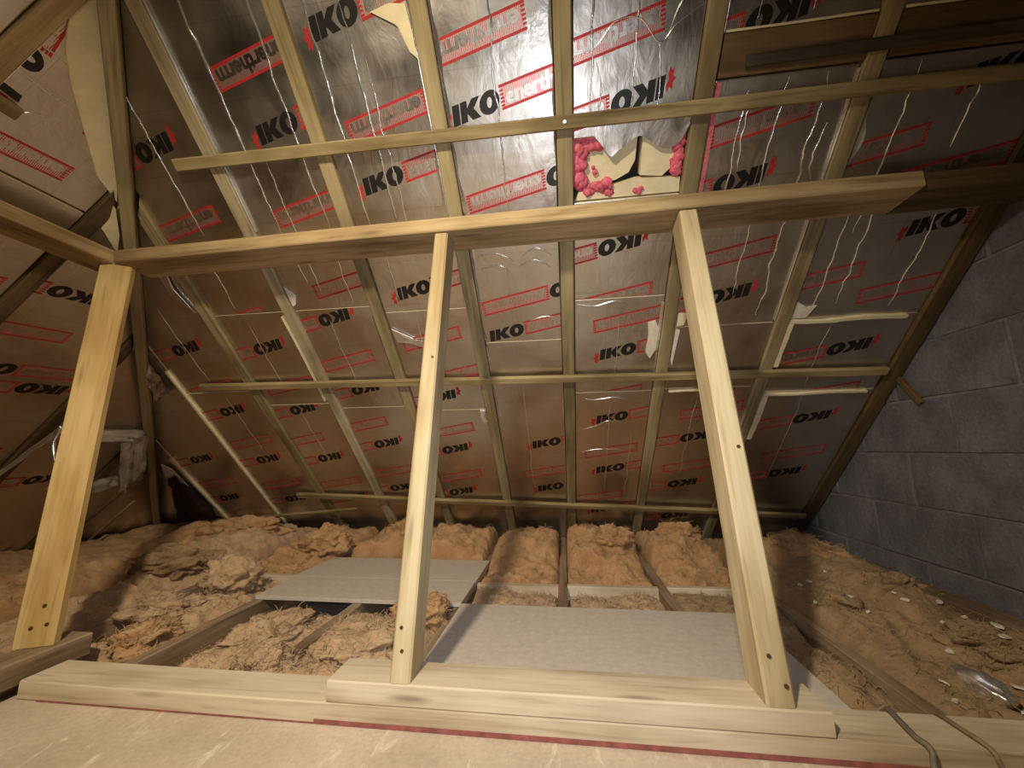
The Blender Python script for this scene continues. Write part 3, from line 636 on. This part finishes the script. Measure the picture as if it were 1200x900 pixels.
blob('expanding_foam', [(.098 + rs.uniform(-.012, .02), 1.325 + i * .0125, -.035 + rs.uniform(-.01, .008), rs.uniform(.020, .030)) for i in range(11)] + [(.15 + rs.uniform(-.03, .03), 1.335 + rs.uniform(-.008, .022), -.035, rs.uniform(.014, .024)) for i in range(8)] + [(.20, 1.352, -.035, .013), (.215, 1.358, -.036, .009)],
     'pink expanding foam down the left side of the torn hole', M['pink'], 'foam', 1)
blob('expanding_foam', [(.175 + rs.uniform(-.045, .05), 1.463 + rs.uniform(-.022, .022), -.030 + rs.uniform(-.006, .008), rs.uniform(.010, .020)) for i in range(13)] + [(.165, 1.425, -.034, .009), (.158, 1.412, -.034, .007)],
     'pink expanding foam clumps at the bottom left of the torn hole', M['pink'], 'foam', 2)
blob('expanding_foam', [(.488 + rs.uniform(-.014, .008), 1.355 + i * .0125, -.030, rs.uniform(.013, .02)) for i in range(8)],
     'pink expanding foam on the right side of the torn hole', M['pink'], 'foam', 3)
blob('expanding_foam', [(.335 + rs.uniform(-.03, .03), 1.487 + rs.uniform(-.008, .004), -.024, rs.uniform(.006, .011)) for i in range(6)],
     'thin line of pink expanding foam on the lower cream strip', M['pink'], 'foam', 4)
# torn foil skirt hanging over the hole, a curled part of the top board
def skirt(bo, top_y, prof, m, name='torn_foil'):
    bm = bmesh.new(); rows = []; n = len(prof)
    for j in range(6):
        t = j / 5
        rows.append([bm.verts.new((x, yv(top_y + (y - top_y) * t), -0.0165 + 0.001 * t * t + 0.0022 * t * noise.noise((x * 22, t * 3, 7)))) for x, y in prof])
    for a_, b_ in zip(rows, rows[1:]):
        for k in range(n - 1): bm.faces.new((a_[k], a_[k + 1], b_[k + 1], b_[k]))
    return link(name, to_mesh(bm, name, True), m, bo, FM, plabel='torn crumpled foil edge hanging over the hole')
prof = [(.150, 1.325), (.165, 1.338), (.18, 1.350), (.20, 1.368), (.215, 1.382), (.228, 1.388), (.24, 1.380), (.255, 1.372), (.27, 1.366), (.285, 1.360), (.30, 1.352), (.315, 1.345), (.33, 1.343), (.345, 1.347), (.36, 1.354), (.38, 1.364), (.40, 1.374), (.42, 1.379), (.44, 1.380), (.46, 1.376), (.48, 1.366), (.495, 1.350), (.507, 1.330)]
skirt(B56, 1.31, prof, M['foil'])
prism('pink_edge_strip', [uv(.5755, 1.245), uv(.5935, 1.245), uv(.5915, 1.52), uv(.5755, 1.52)], FM, -0.018, -0.010, M['pinktape'], label='narrow pink tape strip along the rafter right of the torn hole', cat='tape')

# ------------------------------------------------------------------ purlins, struts, sole plates
PY0, PY1, PZ0, PZ1 = 1.406, 1.575, 1.497, 1.557
purlin = timber('purlin', (-2.0, (PY0 + PY1) / 2, (PZ0 + PZ1) / 2 - 0.012), (1.29, (PY0 + PY1) / 2, (PZ0 + PZ1) / 2 + 0.016), PY1 - PY0, PZ1 - PZ0, (0, 1, 0), M['purlin'], label='long horizontal purlin carried by the two upright struts', cat='purlin')
timber('purlin', (1.294, 1.505, 1.543), (WALLX - 0.002, 1.505, 1.550), 0.16, 0.062, (0, 1, 0), M['old'], label='short dark purlin piece continuing into the block wall', cat='purlin')
timber('purlin', (-2.095, -0.9, 1.525), (-2.095, 1.50, 1.515), 0.17, 0.060, (1, 0, 0), M['purlin'], label='left purlin coming towards the camera from the hip corner', cat='purlin')
def strut(name, foot, topp, wdir, wd, dp, m, label, lower=-0.0, top_z=None):
    o = timber(name, foot, topp, wd, dp, wdir, m, bev=0.006, label=label, cat='strut')
    return o
def lean_box(name, f0, f1, dpt, x_lo, x_hi, x_lo2, x_hi2, y0, y1, z0, z1, m, label):
    """upright of rectangular section standing level on its plate, leaning back to the purlin"""
    a = V(((x_lo + x_hi) / 2, y0 + dpt / 2, z0)); b = V(((x_lo2 + x_hi2) / 2, y1 + dpt / 2, z1))
    mw, ln = frame(a, b, (1, 0, 0)); mi = mw.inverted()
    bm = bmesh.new()
    n = 8; rings = []
    for i in range(n + 1):
        t = i / n; xl = x_lo + (x_lo2 - x_lo) * t; xh = x_hi + (x_hi2 - x_hi) * t; y = y0 + (y1 - y0) * t; z = z0 + (z1 - z0) * t
        e = .006
        ring = [(xl + e, y), (xh - e, y), (xh, y + e), (xh, y + dpt - e), (xh - e, y + dpt), (xl + e, y + dpt), (xl, y + dpt - e), (xl, y + e)]
        rings.append([bm.verts.new(mi @ V((px, py, z))) for px, py in ring])
    for r0, r1 in zip(rings, rings[1:]):
        for k in range(8): bm.faces.new((r0[k], r0[(k + 1) % 8], r1[(k + 1) % 8], r1[k]))
    bm.faces.new(rings[0]); bm.faces.new(rings[-1])
    return link(name, to_mesh(bm, name), m, mw=mw, label=label, cat='strut')
s1 = lean_box('strut', 0, 0, 0.105, -0.491, -0.432, -0.491, -0.436, 1.120, 1.412, 0.001, 1.492, M['pine'], 'left upright pine strut leaning from the beam to the purlin')
s2 = lean_box('strut', 0, 0, 0.115, 0.464, 0.532, 0.466, 0.530, 1.122, 1.412, 0.001, 1.500, M['pine'], 'right upright pine strut leaning from the beam to the purlin')
# leaning strut at the hip corner
fx = V((0.916, 0.40, 0)); fy = V((-0.40, 0.916, 0))
fa = V((-1.752, 1.187, 0.001)) + fy * 0.019; fb = V((-2.010, 1.425, 1.490)) + fy * 0.019
mw, ln = frame(fa, fb, fx); mi = mw.inverted(); bm = bmesh.new(); rings = []
for i in range(9):
    t = i / 8; c = fa.lerp(fb, t); e = .005; hw, hd = 0.054 + 0.006 * t, 0.019
    rings.append([bm.verts.new(mi @ (c + fx * px + fy * py)) for px, py in ((-hw + e, -hd), (hw - e, -hd), (hw, -hd + e), (hw, hd - e), (hw - e, hd), (-hw + e, hd), (-hw, hd - e), (-hw, -hd + e))])
for r0, r1 in zip(rings, rings[1:]):
    for k in range(8): bm.faces.new((r0[k], r0[(k + 1) % 8], r1[(k + 1) % 8], r1[k]))
bm.faces.new(rings[0]); bm.faces.new(rings[-1])
s3 = link('strut', to_mesh(bm, 'strut'), M['strut'], mw=mw, label='wide orange strut leaning up to the hip corner on the left', cat='strut')
for du, dz in ((-.012, .055), (.028, .062), (.012, .118)):
    c = fa.lerp(fb, dz / 1.49) + fx * du - fy * 0.020
    bb = bmesh.new(); bmesh.ops.create_cone(bb, cap_ends=True, segments=12, radius1=0.0065, radius2=0.005, depth=0.004)
    link('bolt_head', to_mesh(bb, 'bolt_head'), M['bolt'], s3, Matrix.Translation(c) @ (V((0, 0, 1)).rotation_difference(-fy).to_matrix().to_4x4()))
for s, xx, zz in ((s1, -.462, .075), (s1, -.470, .13), (s2, .515, .045), (s2, .488, .105), (s2, .512, .62), (s1, -.452, .95)):
    yy = 1.120 + (1.412 - 1.120) * zz / 1.5 - .001
    bb = bmesh.new(); bmesh.ops.create_cone(bb, cap_ends=True, segments=12, radius1=0.0055, radius2=0.0045, depth=0.004)
    link('screw_head', to_mesh(bb, 'screw_head'), M['bolt'], s, Matrix.Translation((xx, yy, zz)) @ (V((0, 0, 1)).rotation_difference(V((0, -1, 0.19))).to_matrix().to_4x4()))
# beams under the struts
timber('sole_plate', (-0.668, 1.179, -0.0275), (0.605, 1.179, -0.0275), 0.122, 0.055, (0, 1, 0), M['beam'], wob=.001, label='upper pale beam carrying the feet of both upright struts', cat='beam')
lowb = timber('sole_plate', (-1.672, 1.181, -0.082), (WALLX - .004, 1.181, -0.082), 0.124, 0.0525, (0, 1, 0), M['beam'], wob=.001, label='lower long beam lying on the deck under the upper beam', cat='beam')
link('red_line', to_mesh(box_bm(-1.60, -0.70, 1.1174, 1.1192, -0.1075, -0.104), 'red_line'), M['redpaint'], lowb, Matrix(), plabel='thin red edge line')
link('red_line', to_mesh(box_bm(-0.70, 0.80, 1.1172, 1.1192, -0.1075, -0.096), 'red_line'), M['redpaint'], lowb, Matrix(), plabel='red stripe along the bottom edge')
timber('sole_plate', (-1.738, -1.2, -0.0375), (-1.738, 1.308, -0.0375), 0.11, 0.073, (1, 0, 0), M['joist'], label='brown plate on the left carrying the leaning strut', cat='beam')

# ------------------------------------------------------------------ joists, noggins, loose boards
JT = -0.082
JX = [(-2.0, 'dusty joist left of the leaning orange strut foot line'), (-1.50, 'long joist with a bare brown side right of the leaning strut'),
      (-0.99, 'joist running under the far grey board'), (-0.505, 'joist under the left edge of the centre grey board'), (-0.028, 'joist in the middle, in line with the centre rafter'), (0.475, 'joist running to the eaves left of the right strut'), (0.955, 'joist between the two brown wool beds on the right')]
for x, lb in JX:
    timber('joist', (x, 1.25 if x > -1.7 else -1.0, JT - 0.065), (x, 3.36, JT - 0.065), 0.046, 0.13, (1, 0, 0), M['joist'], label=lb + ', between wool', cat='joist', group='ceiling joists')
timber('joist', (-1.755, -1.2, -0.17), (-1.755, 1.30, -0.17), 0.046, 0.19, (1, 0, 0), M['joist'], label='joist directly under the brown left plate', cat='joist', group='ceiling joists')
timber('wall_plate', (1.685, 1.25, JT - 0.020), (1.685, 3.2, JT - 0.020), 0.11, 0.10, (1, 0, 0), M['joist'], label='dark timber lying along the foot of the block wall', cat='timber')
for x0, x1, y, lb in ((-0.482, -0.051, 2.20, 'cream noggin between joists left of the middle joist'), (-0.005, 0.452, 2.215, 'cream noggin between joists right of the middle joist'), (0.498, 0.932, 2.235, 'cream noggin between joists behind the right strut'), (-1.477, -1.013, 2.62, 'noggin behind the far grey board on the left'), (-1.977, -1.523, 2.25, 'noggin beyond the bare brown joist, left of the far grey board')):
    timber('noggin', (x0, y, JT - 0.062), (x1, y, JT - 0.062), 0.04, 0.12, (0, 1, 0), M['beam'], label=lb, cat='noggin', group='noggins')
def sheet(name, x0, x1, y0, y1, z0, z1, label, skew=0.0):
    bm = box_bm(x0, x1, y0, y1, z0, z1, bev=0.002)
    for v in bm.verts: v.co.x += skew * (v.co.y - y0)
    return link(name, to_mesh(bm, name), M['chip'], label=label, cat='board')
sheet('chipboard_panel', -0.482, 0.725, 1.248, 1.862, JT + .001, JT + .019, 'grey chipboard panel between the feet of the upright struts')
sheet('chipboard_panel', -1.515, -0.486, 1.866, 2.165, JT + .001, JT + .019, 'near half of the far grey chipboard pair on the left')
sheet('chipboard_panel', -1.53, -0.484, 2.168, 2.56, JT + .001, JT + .019, 'rear half of the far grey chipboard pair on the left')

# ------------------------------------------------------------------ glass wool
def strands(ob, tops, n, seed, m):
    """loose curled fibres lying over the surface of a piece of wool"""
    fb = bmesh.new(); R_ = random.Random(seed)
    for _ in range(n):
        c = R_.choice(tops); a = R_.uniform(0, 6.3)
        d = V((math.cos(a), math.sin(a), R_.uniform(-.15, .75))).normalized() * R_.uniform(.015, .055)
        s = V((-math.sin(a), math.cos(a), R_.uniform(-.6, .6))).normalized(); wd_ = R_.uniform(.0006, .0016)
        b1 = s * d.length * R_.uniform(-.6, .6); b2 = V((0, 0, 1)) * d.length * R_.uniform(-.1, .35)
        pts = [c - d * .4, c - d * .1 + b1 * .35 + b2 * .7, c + d * .3 + b1 * .4 + b2, c + d * .7 + b2 * .4]
        vs = [(fb.verts.new(p - s * wd_), fb.verts.new(p + s * wd_ + V((0, 0, .0004)))) for p in pts]
        for a_, b_ in zip(vs, vs[1:]): fb.faces.new((a_[0], a_[1], b_[1], b_[0]))
    me = bpy.data.meshes.new('loose_fibres'); fb.to_mesh(me); fb.free()
    link('loose_fibres', me, m, ob, kind='stuff')
def wool(name, x0, x1, y0, y1, zb, hf, seed, m, label, amp=0.05, res=0.0115, cat='insulation', fibres=900):
    nx = max(8, int((x1 - x0) / res)); ny = max(8, int((y1 - y0) / res)); bm = bmesh.new(); G = []
    S = V((seed * 7.3, seed * 3.1, seed))
    for j in range(ny + 1):
        row = []
        for i in range(nx + 1):
            x = x0 + (x1 - x0) * i / nx; y = y0 + (y1 - y0) * j / ny
            p = V((x, y, 0)) + S
            wv = noise.noise_vector(p * 5.0)
            q = p + wv * 0.09
            n1 = noise.noise(q * 4.2); rdg = 1 - abs(noise.noise(q * 8.5 + V((3, 1, 0)))) * 2; n3 = noise.noise(q * 21); n4 = 1 - abs(noise.noise(q * 34)) * 2
            h = hf(x, y) + amp * (1.15 * n1 + 0.45 * rdg + 0.28 * n3 + 0.10 * n4 + 0.16 * noise.noise(p * 60))
            ed = min(x - x0, x1 - x, y - y0, y1 - y); e = min(1.0, max(0.0, ed / 0.05)); e = math.sqrt(1 - (1 - e) ** 2)
            z = zb + max(0.006, (h - zb)) * (0.62 + 0.38 * e)
            zc = Z0 - TA * y - 0.015
            z = min(z, zc)
            dx = wv.x * 0.025 * e + 0.012 * n3 * e; dy = wv.y * 0.03 * e - 0.014 * rdg * e
            row.append(bm.verts.new((min(max(x + dx, x0), x1), min(max(y + dy, y0), y1), z)))
        G.append(row)
    for j in range(ny):
        for i in range(nx): bm.faces.new((G[j][i], G[j][i + 1], G[j + 1][i + 1], G[j + 1][i]))
    # closed down to the ceiling
    per = G[0] + [G[j][nx] for j in range(1, ny + 1)] + G[ny][nx - 1::-1] + [G[j][0] for j in range(ny - 1, 0, -1)]
    low = [bm.verts.new((v.co.x, v.co.y, -0.258)) for v in per]
    for i in range(len(per)): j = (i + 1) % len(per); bm.faces.new((per[i], low[i], low[j], per[j]))
    bm.faces.new(low)
    tops = [(v.co.copy()) for r in G[2:-2] for v in r[2:-2]]
    ob = link(name, to_mesh(bm, name, True), m, label=label, cat=cat, group='glass wool insulation between the joists')
    if fibres: strands(ob, tops, fibres, seed, m)
    return ob
def bump_at(x, y, cx, cy, r, h): return h * math.exp(-((x - cx) ** 2 + (y - cy) ** 2) / (r * r))
def rise(y, a, b, y0, y1): t = min(1, max(0, (y - y0) / (y1 - y0))); return a + (b - a) * t * t * (3 - 2 * t)
J = 0.026
wool('wool_batt', 0.475 + J, 0.955 - J, 1.255, 2.20, -0.2, lambda x, y: -0.13 + bump_at(x, y, .85, 1.5, .2, .03) + rise(y, 0, .03, 1.8, 2.0), 1, M['wool_brown'], 'strip of brown wool beside the right strut foot and the panel edge', .022)
wool('wool_batt', 0.475 + J, 0.955 - J, 2.27, 3.22, -0.2, lambda x, y: rise(y, -.11, .0, 2.3, 2.75) + bump_at(x, y, .6, 2.8, .2, .04), 2, M['wool_orange'], 'orange wool heap at the eaves behind the right strut', .075)
wool('wool_batt', -0.028 + J, 0.475 - J, 1.87, 2.185, -0.2, lambda x, y: -0.125 + bump_at(x, y, .1, 2.05, .1, .03), 3, M['wool'], 'small wool tuft in front of the noggin right of the middle joist', .035)
wool('wool_batt', -0.028 + J, 0.475 - J, 2.245, 3.22, -0.2, lambda x, y: rise(y, -.13, .0, 2.3, 2.8) + bump_at(x, y, .28, 2.8, .14, .05), 4, M['wool_orange'], 'wool heap at the eaves right of the middle joist', .075)
wool('wool_batt', -0.505 + J, -0.028 - J, 1.87, 2.175, -0.2, lambda x, y: -0.12 + bump_at(x, y, -.3, 2.05, .15, .02), 5, M['wool'], 'small wool tuft in front of the noggin left of the middle joist', .035)
wool('wool_batt', -0.505 + J, -0.028 - J, 2.23, 3.22, -0.2, lambda x, y: rise(y, -.12, -.005, 2.3, 2.8) + bump_at(x, y, -.2, 2.75, .2, .03), 6, M['wool_orange'], 'wool heap at the eaves left of the middle joist', .075)
wool('wool_batt', -0.99 + J, -0.505 - J, 1.255, 1.86, -0.2, lambda x, y: -0.115 + bump_at(x, y, -.72, 1.55, .2, .035), 7, M['wool'], 'pale wool bed left of the left upright strut', .045)
wool('wool_batt', -0.99 + J, -0.505 - J, 2.57, 3.22, -0.2, lambda x, y: -.02 + bump_at(x, y, -.9, 2.85, .12, .07) + bump_at(x, y, -.62, 2.8, .15, .04), 8, M['wool_orange'], 'wool heap behind the far grey board, right half', .07)
wool('wool_batt', -1.50 + J, -0.99 - J, 1.255, 1.86, -0.2, lambda x, y: -0.155 + bump_at(x, y, -1.15, 1.35, .14, .06) + bump_at(x, y, -1.15, 1.6, .2, .04) - bump_at(x, 0, -1.5, 0, .12, .05), 9, M['wool'], 'pale wool bed between the bare brown joist and the next joist', .045)
wool('wool_batt', -1.50 + J, -0.99 - J, 2.66, 3.22, -0.2, lambda x, y: -.01 + bump_at(x, y, -1.1, 2.85, .15, .09), 10, M['wool_orange'], 'rounded orange wool lump behind the far grey board, left half', .04)
wool('wool_batt', -2.0 + J, -1.50 - J, 2.275, 3.22, -0.2, lambda x, y: rise(y, -.12, -.01, 2.3, 2.8), 21, M['wool_orange'], 'wool heap at the eaves beyond the bare brown joist', .06)
wool('wool_batt', -2.0 + J, -1.50 - J, 1.35, 2.225, -0.2, lambda x, y: rise(y, -.13, -.03, 2.2, 2.9) + bump_at(x, y, -1.72, 1.75, .15, .05) - .03 * (bump_at(x, 0, -1.5, 0, .10, 1) + bump_at(x, 0, -2.0, 0, .10, 1)), 11, M['wool'], 'long tan wool bed behind the left plate end', .06)
wool('wool_batt', -2.47 + J, -2.0 - J, 0.2, 3.22, -0.2, lambda x, y: rise(y, -.10, .02, 1.8, 2.8) + bump_at(x, y, -2.3, 2.3, .2, .06) - bump_at(x, 0, -2.0, 0, .12, .03), 12, M['wool'], 'tan wool bed left of the leaning orange strut', .07, .014)
wool('wool_batt', -2.95 + J, -2.47 - J, 0.2, 3.22, -0.2, lambda x, y: rise(y, -.05, .03, 1.7, 2.8), 13, M['wool_orange'], 'orange wool bed along the left hip eaves', .07, .015)
wool('wool_batt', -3.72, -2.95 - J, 0.2, 3.3, -0.2, lambda x, y: -.04, 14, M['wool_orange'], 'outermost wool strip in the left hip eaves', .05, .018, fibres=200)
wool('wool_batt', -2.0 + J, -1.80, 0.2, 1.345, -0.2, lambda x, y: -0.09, 15, M['wool'], 'narrow wool strip beside the brown left plate', .03, .02, fibres=200)
wool('wool_batt', 0.955 + J, 1.62, 1.255, 3.2, -0.2, lambda x, y: rise(y, -.10, -.045, 1.3, 2.0) + bump_at(x, y, 1.30, 2.55, .30, .10) + bump_at(x, y, 1.40, 2.05, .16, .05) + bump_at(x, y, 1.42, 1.62, .14, .05) - max(0.0, x - 1.50) * 0.9 - bump_at(x, y, 1.22, 1.45, .10, .05), 16, M['wool_brown'], 'wide brown wool bed strewn with flakes beside the block wall', .05, .015, fibres=1200)
wool('wool_tuft', 1.12, 1.50, 2.36, 2.72, -0.12, lambda x, y: .05 + bump_at(x, y, 1.3, 2.55, .14, .08), 17, M['wool_orange'], 'spiky orange wool tuft heaped against the block wall', .05, .012, fibres=1200)
# ragged torn clumps lying on the beds
def clump(cx, cy, cz, sx, sy, sz, seed, m, label):
    bm = bmesh.new(); bmesh.ops.create_icosphere(bm, subdivisions=5, radius=1.0); S = V((seed * 5.1, seed * 2.3, seed * 1.7))
    for v in bm.verts:
        d = v.co.copy(); q = d * 1.3 + S + noise.noise_vector(d * 2 + S) * 0.5
        k = 0.88 + 0.55 * noise.noise(q * 1.1) + 0.22 * (1 - 2 * abs(noise.noise(q * 2.0))) + 0.10 * noise.noise(q * 4.5) + 0.06 * noise.noise(q * 11) + 0.05 * noise.noise(q * 24)
        v.co = V((cx + d.x * sx * k, cy + d.y * sy * k, cz + d.z * sz * k))
    tops = [v.co.copy() for v in bm.verts if v.co.z > cz - sz * .3]
    o = link('wool_clump', to_mesh(bm, 'wool_clump', True), m, label=label, cat='insulation', group='torn wool clumps')
    strands(o, tops, 420, seed + 50, m); return o
clump(-1.02, 1.33, -.085, .10, .07, .055, 1, M['wool'], 'cream tuft of wool right behind the lower beam')
clump(-1.19, 1.56, -.09, .11, .16, .055, 2, M['wool'], 'torn tan wool clump beside the bare brown joist')
clump(-0.72, 1.45, -.075, .15, .13, .05, 3, M['wool'], 'torn pale wool clump left of the left strut foot')
clump(-0.62, 1.72, -.06, .10, .10, .06, 4, M['wool_orange'], 'peach wool clump in front of the far grey board')
clump(-1.72, 1.95, -.02, .14, .11, .085, 5, M['wool'], 'upright torn wool clump beyond the left plate end')
clump(-1.78, 1.66, -.06, .14, .09, .055, 6, M['wool'], 'folded wool clump between the orange strut and bare joist')
clump(-2.25, 2.15, .0, .22, .14, .08, 7, M['wool_brown'], 'large brown wool lump right of the orange strut, further back')
clump(-2.35, 2.75, .06, .28, .16, .09, 8, M['wool_orange'], 'large smooth wool lump below the hip rafter foot')
clump(-1.62, 2.62, .02, .16, .12, .09, 9, M['wool_orange'], 'wool lump below the slanting lath')
clump(-1.12, 2.82, .05, .14, .10, .085, 10, M['wool_orange'], 'round orange wool ball on the heap behind the far board')
clump(1.42, 2.08, -.01, .11, .10, .055, 11, M['wool_brown'], 'brown wool lump with a white scrap near the wall')
clump(1.40, 1.62, -.05, .13, .12, .06, 12, M['wool_brown'], 'mossy brown wool lump above the shiny foil scrap')
clump(1.12, 2.03, -.05, .10, .18, .04, 13, M['wool_brown'], 'flat brown wool clump right of the right strut')
clump(0.30, 2.78, .04, .12, .10, .07, 14, M['wool_orange'], 'peaked wool tuft in line between the middle joist and right strut')
clump(-1.62, 1.46, -.08, .09, .10, .05, 15, M['wool_orange'], 'yellowish wool tuft at the end of the brown left plate')
clump(0.74, 2.86, .05, .12, .10, .07, 16, M['wool_orange'], 'orange wool tuft just left of the right strut')
# flakes, scrap, cables
from mathutils.bvhtree import BVHTree
trees = []
for o in list(col.objects):
    if o.name.startswith(('wool_batt', 'wool_clump', 'wool_tuft')) and o.type == 'MESH':
        trees.append(BVHTree.FromPolygons([v.co for v in o.data.vertices], [p.vertices[:] for p in o.data.polygons]))
def ground(x, y):
    zz = [t.ray_cast(V((x, y, 1.0)), V((0, 0, -1)))[0] for t in trees]
    return max([h.z for h in zz if h is not None] + [-0.2])
R2 = random.Random(11)
for k, (x, y, z, s) in enumerate(((1.52, 2.16, .075, .030), (1.58, 1.98, .055, .020), (1.20, 1.98, .0, .018), (1.34, 1.72, -.03, .02), (1.42, 1.62, .02, .022), (1.50, 1.75, .0, .020), (1.40, 1.50, .005, .018), (1.12, 2.12, .0, .014), (1.05, 2.06, -.01, .012), (1.32, 1.85, -.02, .016), (1.25, 1.60, -.06, .014), (1.10, 1.45, -.07, .012), (1.46, 1.88, .0, .018), (1.30, 1.45, -.05, .02), (1.36, 1.66, 0, .011), (1.44, 1.70, 0, .013), (1.48, 1.56, 0, .012), (1.38, 1.56, 0, .02), (1.33, 1.92, 0, .012), (1.24, 2.2, 0, .010), (1.02, 1.9, 0, .010), (1.15, 1.8, 0, .012), (1.45, 1.48, 0, .013), (1.52, 1.66, 0, .012), (1.05, 1.36, 0, .012), (1.2, 1.34, 0, .012))):
    bm = bmesh.new(); vs = [bm.verts.new((s * R2.uniform(.6, 1.2) * math.cos(t), s * .7 * R2.uniform(.6, 1.2) * math.sin(t), R2.uniform(0, .004))) for t in (0, 1, 2, 3, 4.1, 5.2)]
    f = bm.faces.new(vs); ex = bmesh.ops.extrude_face_region(bm, geom=[f])
    for gg in ex['geom']:
        if isinstance(gg, bmesh.types.BMVert): gg.co.z += .005
    o = link('plaster_flake', to_mesh(bm, 'plaster_flake'), M['flake'], label=('largest flat white scrap on the wool lump near the wall timber' if k == 0 else 'white scrap at the edge of the wool nearest the wall timber' if k == 1 else 'small white plaster flake on the brown wool beside the block wall'), cat='flake', group='plaster flakes on the brown wool')
    o.matrix_basis = Matrix.Translation((x, y, ground(x, y) + .002)) @ Matrix.Rotation(R2.uniform(0, 6), 4, 'Z') @ Matrix.Rotation(R2.uniform(-.5, .5), 4, 'X')
def scrap(name, pts, rows, m, label, cat, seed, amp=.006):
    """a thin crumpled sheet stretched between two edges"""
    (a, b), (c, d) = [(V(p[0]), V(p[1])) for p in pts]; bm = bmesh.new(); G = []
    for j in range(rows + 1):
        t = j / rows; l, r = a.lerp(c, t), b.lerp(d, t); nn = (b - a).cross(c - a).normalized()
        G.append([bm.verts.new(l.lerp(r, i / 8) + nn * amp * (noise.noise((i * .6, j * .6, seed)) * 1.5 + noise.noise((i * 1.7, j * 1.7, seed + 4)))) for i in range(9)])
    for j in range(rows):
        for i in range(8): bm.faces.new((G[j][i], G[j][i + 1], G[j + 1][i + 1], G[j + 1][i]))
    ex = bmesh.ops.solidify(bm, geom=bm.faces[:], thickness=.002)
    return link(name, to_mesh(bm, name, True), m, label=label, cat=cat)
bm = bmesh.new(); bmesh.ops.create_icosphere(bm, subdivisions=4, radius=1)
for v in bm.verts:
    d = v.co.copy(); k = 1 + .16 * noise.noise(d * 2.3) + .07 * (1 - 2 * abs(noise.noise(d * 5)))
    v.co = V((1.215 + d.x * .045 * k, 1.475 + d.y * .085 * k, -.095 + d.z * .035 * k))
link('foil_scrap', to_mesh(bm, 'foil_scrap', True), M['crease'], label='shiny crumpled foil scrap lying in the brown wool', cat='foil scrap')
for nm, pts, lb in (('cable', [(.800, 1.262, -.13), (.801, 1.247, -.075), (.800, 1.236, -.050), (.792, 1.19, -.0475), (.783, 1.135, -.048), (.79, 1.105, -.055), (.775, 1.07, -.10), (.76, 0.9, -.1035)], 'dark grey cable crossing the beam at bottom right'),
                    ('cable', [(.905, 1.262, -.13), (.906, 1.247, -.075), (.907, 1.236, -.051), (.912, 1.18, -.0485), (.917, 1.115, -.051), (.93, 1.09, -.09), (.95, 0.9, -.1045)], 'thinner brown cable crossing the beam further right')):
    bm = tube(smooth_path(pts, 8), .0068 if 'dark' in lb else .0052, 10)
    link(nm, to_mesh(bm, nm, True), M['cable'] if 'dark' in lb else M['joist'], label=lb, cat='cable', group='cables over the beam')
# stub of timber poking along the block wall
timber('batten_stub', (1.735, 2.25, 0.985), (1.738, 2.13, 0.815), 0.03, 0.022, (0, 1, 1), M['old'], label='short dark stub slanting down the block wall behind the end rafter', cat='batten')
# torn facing and strips at the hip foot
def H3(x, y, w): return hp(x, y, w)
scrap('torn_facing', [(H3(-2.90, 2.22, .05), H3(-2.88, 2.37, .06)), (H3(-3.30, 2.55, .08), H3(-3.18, 2.62, .06))], 10, M['paper'], 'large pale torn facing hanging left of the hip rafter foot', 'torn facing', 5, .022)
scrap('torn_facing', [(H3(-2.875, 2.06, .02), H3(-2.925, 2.07, .06)), (H3(-2.865, 2.36, .02), H3(-2.915, 2.34, .06))], 8, M['paper'], 'pale folded facing edge right of the orange strut', 'torn facing', 6, .014)
scrap('torn_facing', [(H3(-3.20, 2.33, .03), H3(-3.28, 2.38, .05)), (H3(-3.16, 2.46, .03), H3(-3.24, 2.50, .05))], 8, M['paper'], 'small pale facing scrap low beside the orange strut', 'torn facing', 7, .014)
scrap('torn_facing', [(rp(-2.46, 1.98, .004), rp(-2.53, 2.06, .03)), (rp(-2.47, 2.16, .004), rp(-2.60, 2.20, .03))], 8, M['crease'], 'crumpled shiny foil tuft right of the hip rafter', 'torn facing', 8, .03)
scrap('facing_strip', [(H3(-3.2, 1.80, .012), H3(-3.2, 1.835, .016)), (H3(-2.72, 1.94, .012), H3(-2.72, 1.975, .016))], 10, M['paper'], 'long pale facing strip running down left of the orange strut', 'torn facing', 9, .006)
bm = tube(smooth_path([H3(-2.86, 1.885, .03), H3(-2.90, 1.88, .05) + V((0, 0, -.03)), H3(-2.90, 1.88, .05) + V((.02, 0, -.12)), H3(-2.90, 1.88, .05) + V((.03, .02, -.22)), H3(-2.90, 1.88, .05) + V((.0, .0, -.30))], 6), .012, 6, taper=lambda t: 1.2 - .9 * t)
link('foil_strip', to_mesh(bm, 'foil_strip', True), M['crease'], label='thin shiny foil strip dangling left of the orange strut', cat='foil strip')
scrap('felt_flap', [(rp(-3.05, 2.75, .03), rp(-2.98, 2.74, .03)), (rp(-3.30, 3.14, .06), rp(-2.90, 3.14, .03))], 8, M['flap'], 'dark rounded felt flap below the hip rafter', 'felt', 10, .02)
for k, (a, b, lb) in enumerate((((-3.52, 2.50, .02), (-3.18, 2.56, .05), 'upper thin stick crossing behind the orange strut'), ((-3.70, 2.66, .05), (-3.34, 2.70, .04), 'lower thin stick crossing behind the orange strut'), )):
    timber('stick', H3(a[0], a[1], .06), H3(b[0], b[1], .08), .018, .014, (0, 1, 0), M['old'] if k == 0 else M['batten'], label=lb, cat='stick')
